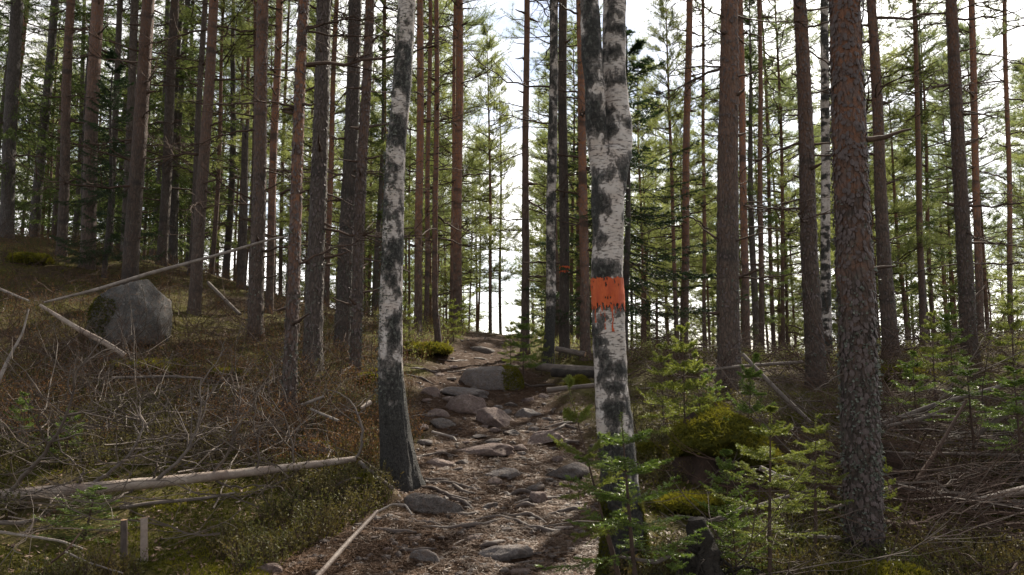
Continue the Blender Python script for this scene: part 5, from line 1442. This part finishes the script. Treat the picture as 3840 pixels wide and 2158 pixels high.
sapling('low green spruce at foot of dark rotting stump', 2740, 4.5, 1880, SAP[2], (0, 0), .5, .1, 1.4)
sapling('broad green spruce at the right edge behind brush', 3800, 6.6, 1390, SAPC[0], (0, 0), .5, .4, 1.5)
sapling('small spruce right of the nearest pine behind brush', 3420, 8.2, 1330, SAPC[0], (0, 0), 1.5, .3, 1.3)
sapling('pale small spruce left of thick knotted pine', 2480, 8.8, 1300, SAPC[1], (0, 0), 1.1, .2, 1.0)
sapling('spruce seedling on mossy ground left of nearest pine', 3090, 6.4, 1690, SAP[1], (0, 0), .1, .1, 1.1)
sapling('light green shrubby spruce behind mossy birch by path', 1535, 14.6, 1150, SAPC[1], (0, 0), .3, .1, .8)
sapling('yellowish little spruce at foot of crest pine', 1735, 17.5, 1130, SAPC[1], (0, 0), 1.3, .1, .9)
sapling('small spruce beside the lone path pine foot', 1915, 14.2, 1215, SAPC[1], (0, 0), 2.3, .15, 1.0)
sapling('soft green young juniper behind the fallen trunk at left', 270, 6.8, 1545, SAP[2], (0, 0), .6, .05, 1.5, name='juniper_bush')
sapling('green juniper partly hidden at the left edge', 90, 7.2, 1480, SAP[2], (0, 0), 1.9, .05, 1.2, name='juniper_bush')
sapling('dark low juniper in front of the fallen trunk', 360, 5.35, 1830, SAP[2], (0, 0), 2.9, .02, 2.6, name='juniper_bush')
sapling('thin light green sapling at left of the path crest', 1700, 16.0, 1130, SAPC[1], (0, 0), .9, .15, .9)
sapling('tiny sapling right behind the boulder by path', 2030, 13.2, 1230, SAPC[1], (0, 0), 1.9, .2, .8)

# ------------------------------------------------------------------ undergrowth and litter (nobody could count these)
def screen_scatter(n, px0, px1, d0, d1, g, power=1.4):
    u = g.uniform(size=n)
    e = 1 - power
    d = (d0 ** e + (d1 ** e - d0 ** e) * u) ** (1 / e)
    x = (g.uniform(px0, px1, n) - CX) / FPX * d
    return x, d
def mass(name, label, cat, A, mats, smooth=False):
    o = obj(name, A.mesh(name, mats, smooth))
    return tag(o, label, None, None, 'stuff')

# needles, chips and dry leaves on the path and beyond
g = np.random.default_rng(71)
x, y = screen_scatter(220000, 700, 2700, 4.2, 19, g, 1.9)
pm = path_mask(x, y)
k = g.uniform(size=len(x)) < (.10 + .9 * pm); x, y = x[k], y[k]
az = g.uniform(0, 6.283, len(x))
d = np.stack([np.cos(az), np.sin(az), g.normal(size=len(x)) * .18], -1)
L = g.uniform(.02, .07, (len(x), 1)) * (.7 + y[:, None] / 16); wv = np.stack([-np.sin(az), np.cos(az), g.normal(size=len(x)) * .3], -1) * g.uniform(.0008, .0021, (len(x), 1))
c = np.stack([x, y, H(x, y) + g.uniform(.002, .012, len(x))], -1)
V = np.stack([c - d * L * .5 - wv, c - d * L * .5 + wv, c + d * L * .5 + wv, c + d * L * .5 - wv], 1).reshape(-1, 3)
A = Acc().add(V, np.arange(len(V)).reshape(-1, 4))
mass('needle_litter', 'fallen pine needles strewn over the path', 'litter', A, [M['litter']])
x, y = screen_scatter(9000, -50, 3900, 4.2, 16, g, 1.5)
k = path_mask(x, y) < .3; x, y = x[k], y[k]
c = np.stack([x, y, H(x, y) + .012], -1); n_ = len(x)
d1 = norm(np.stack([g.normal(size=n_), g.normal(size=n_), g.normal(size=n_) * .35], -1)); d2 = norm(np.cross(d1, g.normal(size=(n_, 3)) * .3 + np.array([0, 0, 1.])))
s_ = g.uniform(.008, .024, (n_, 1))
V = np.stack([c - d1 * s_, c + d2 * s_ * .6, c + d1 * s_ + np.array([0, 0, .008]), c - d2 * s_ * .6], 1).reshape(-1, 3)
mass('leaf_litter', 'dry brown leaves and bark chips scattered on the ground', 'litter', Acc().add(V, np.arange(len(V)).reshape(-1, 4)), [M['leaf_litter']])

x, y = screen_scatter(2600, 900, 2500, 4.2, 18, g, 1.6)
k = path_mask(x, y) > .5; x, y = x[k], y[k]
V0, F0 = ico(1)
n_ = len(x); rs = g.uniform(.008, .03, n_)
V = V0[None] * (1 + .3 * g.normal(size=(n_, len(V0), 1)).clip(-1, 1)) * rs[:, None, None] * np.array([1.2, 1.0, .7]) + np.stack([x, y, H(x, y)], -1)[:, None]
mass('path_gravel', 'small gravel and clods pressed into the path', 'gravel', Acc().add(V.reshape(-1, 3), (F0[None] + np.arange(n_)[:, None, None] * len(V0)).reshape(-1, 3)), [M['root']])
# moss carpet
x, y = screen_scatter(90000, -60, 3900, 4.2, 17, g, 1.6)
f = fbm(np.stack([x * .9, y * .9, 0 * x], -1), 3, 77)
k = (f > -.16) & (path_mask(x, y) < .4); x, y = x[k], y[k]
c = np.stack([x, y, H(x, y) - .004], -1)
k = fbm(np.stack([x * 2.5, y * 2.5, 0 * x], -1), 2, 79) > .12
A = Acc().add(*needles(c[k], np.tile([0, 0, 1.], (k.sum(), 1)), 4, .035, .010, .8, g), mat=0)
A.add(*needles(c[~k], np.tile([0, 0, 1.], ((~k).sum(), 1)), 4, .030, .009, .8, g), mat=1)
mass('moss_carpet', 'yellow-green moss carpet spreading beside the path', 'moss', A, [M['moss'], M['moss_dark']])

# bilberry and heath sprigs
def sprigs(n, px0, px1, d0, d1, hgt, g, thr, seed, leaves=9, keep_path=.45, power=1.5, lf=.022):
    x, y = screen_scatter(n, px0, px1, d0, d1, g, power)
    k = (path_mask(x, y) < keep_path) & (fbm(np.stack([x * .8, y * .8, 0 * x], -1), 3, seed) > thr)
    x, y = x[k], y[k]
    c = np.stack([x, y, H(x, y) - .01], -1); n = len(x)
    dirs = norm(np.stack([g.normal(size=n) * .35, g.normal(size=n) * .35, np.ones(n)], -1))
    hh = hgt * g.uniform(.5, 1.3, n)
    P = bent(c, dirs, hh, 4, .25, 0, g)
    w_ = norm(np.stack([g.normal(size=n), g.normal(size=n), 0 * x], -1))[:, None] * np.linspace(.0026, .001, 4)[None, :, None]
    V = np.stack([P - w_, P + w_], 2).reshape(-1, 3)
    b0 = np.arange(n)[:, None] * 8 + np.arange(3)[None] * 2
    A = Acc().add(V, np.stack([b0, b0 + 1, b0 + 3, b0 + 2], -1).reshape(-1, 4), mat=1)
    p, t = pick(P, g.uniform(.3, 1, (n, leaves)))
    A.add(*needles(p.reshape(-1, 3), t.reshape(-1, 3), 1, lf, lf * .5, .5, g), mat=0)
    return A
mass('bilberry_shrubs', 'low green bilberry sprigs covering the left bank', 'shrub', sprigs(24000, -60, 1500, 4.3, 16, .17, g, -.08, 81, 7, lf=.022), [M['bilberry'], M['branch']])
mass('bilberry_shrubs', 'low bilberry and heath sprigs right of the path', 'shrub', sprigs(21000, 2250, 3900, 4.3, 16, .16, g, -.10, 82, 7, lf=.023), [M['bilberry'], M['branch']])
mass('dry_heath', 'dry reddish-brown heath twigs on the upper left slope', 'shrub', sprigs(15000, -60, 1750, 7, 21, .28, g, -.15, 83, 7), [M['heath'], M['dead_brown']])
mass('crest_grass', 'pale dry heath and grass along the crest', 'grass', sprigs(9000, 1400, 3900, 13, 22, .22, g, -.35, 84, 8, .45), [M['young_needle'], M['heath']])

# tangled dead twigs
def tangle(n, px0, px1, d0, d1, g, lmin, lmax, rad, flat, nsub, hmax, dens=None, az0=None, K=7, power=1.3):
    x, y = screen_scatter(n, px0, px1, d0, d1, g, power)
    k = path_mask(x, y) < .02
    if dens is not None: k &= g.uniform(size=len(x)) < dens(x, y)
    x, y = x[k], y[k]; n = len(x)
    c = np.stack([x, y, H(x, y) + g.uniform(0, hmax, n) ** 1.0], -1)
    az = g.uniform(0, 6.283, n) if az0 is None else np.where(g.uniform(size=n) < .5, az0, az0 + math.pi) + g.normal(size=n) * .45
    el = np.abs(g.normal(size=n)) * flat - .05
    d = np.stack([np.cos(az) * np.cos(el), np.sin(az) * np.cos(el), np.sin(el)], -1)
    L = g.uniform(lmin, lmax, n)
    P = bent(c, d, L, K, .42, .10, g, .016)
    P[..., 2] = np.maximum(P[..., 2], H(P[..., 0].ravel(), P[..., 1].ravel()).reshape(P.shape[:2]) + .012)
    pmk = path_mask(P[:, -1, 0], P[:, -1, 1]) < .1
    P, L = P[pmk], L[pmk]; n = len(L)
    A = Acc().add(*tubes(P, (rad * g.uniform(.6, 1.4, n))[:, None] * np.linspace(1, .35, K)[None], 3))
    if nsub:
        p, t = pick(P, g.uniform(.12, 1, (n, nsub))); p = p.reshape(-1, 3); t = norm(t.reshape(-1, 3) + g.normal(size=(len(p), 3)) * np.array([.6, .6, .45]))
        P2 = bent(p, t, np.repeat(L, nsub) * g.uniform(.15, .5, len(p)), 4, .3, .05, g, .02)
        A.add(*tubes(P2, rad * .42 * np.linspace(1, .5, 4)[None] * np.ones((len(p), 1)), 3))
    return A
g = np.random.default_rng(72)
mass('dead_twigs', 'tangle of grey dead twigs and branches covering left foreground', 'twigs', tangle(430, -80, 1450, 5.0, 11, g, .4, 1.3, .006, .35, 7, .18, lambda x, y: np.clip((-.9 - x) / 1.2, .1, 1) * np.where(y < 6.4, .35, 1)), [M['dead_grey']])
mass('dead_twigs', 'fine brown dead twigs on the upper left slope', 'twigs', tangle(750, -80, 1600, 9.5, 19, g, .35, 1.1, .006, .45, 6, .12), [M['dead_brown']])
mass('dead_twigs', 'heap of brown dead branches right of the nearest pine', 'twigs', tangle(560, 3150, 3920, 4.3, 10, g, .5, 1.6, .007, .10, 7, .24, lambda x, y: np.where((np.abs(x - 2.45) < .75) & (y < 5.9), .08, 1), 0.15), [M['dead_brown']])
mass('dead_twigs', 'grey sticks lying on top of the right brush pile', 'twigs', tangle(110, 3050, 3920, 4.6, 9, g, .6, 1.8, .008, .10, 3, .30, lambda x, y: np.where((np.abs(x - 2.45) < .9) & (y < 5.9), 0, 1), .1), [M['dead_grey']])
mass('dead_twigs', 'scattered dead twigs between forked birch and nearest pine', 'twigs', tangle(200, 2380, 3200, 4.3, 12, g, .3, 1.1, .006, .3, 6, .10, lambda x, y: np.where(((np.abs(x - 1.75) < .8) & (y > 5) & (y < 7.8)) | ((np.abs(x - 2.3) < .6) & (y < 5.5)), .1, 1)), [M['dead_grey']])
mass('dead_twigs', 'dark brush heap on the rise behind the rotten stump', 'twigs', tangle(400, 2300, 3900, 10.5, 14.5, g, .4, 1.3, .007, .35, 6, .30), [M['dead_brown']])
# moss round the foot of the forked birch
fo = [c for c in fork.children if c.name.startswith('trunk')][0]
moss_tufts_on(fo, lambda c, n: (c[:, 2] < .42) & (c[:, 2] > -.05) & (fbm(c * 6, 2, 6) + .35 - c[:, 2] > 0), 2600, .022, 66, 'moss_dark')
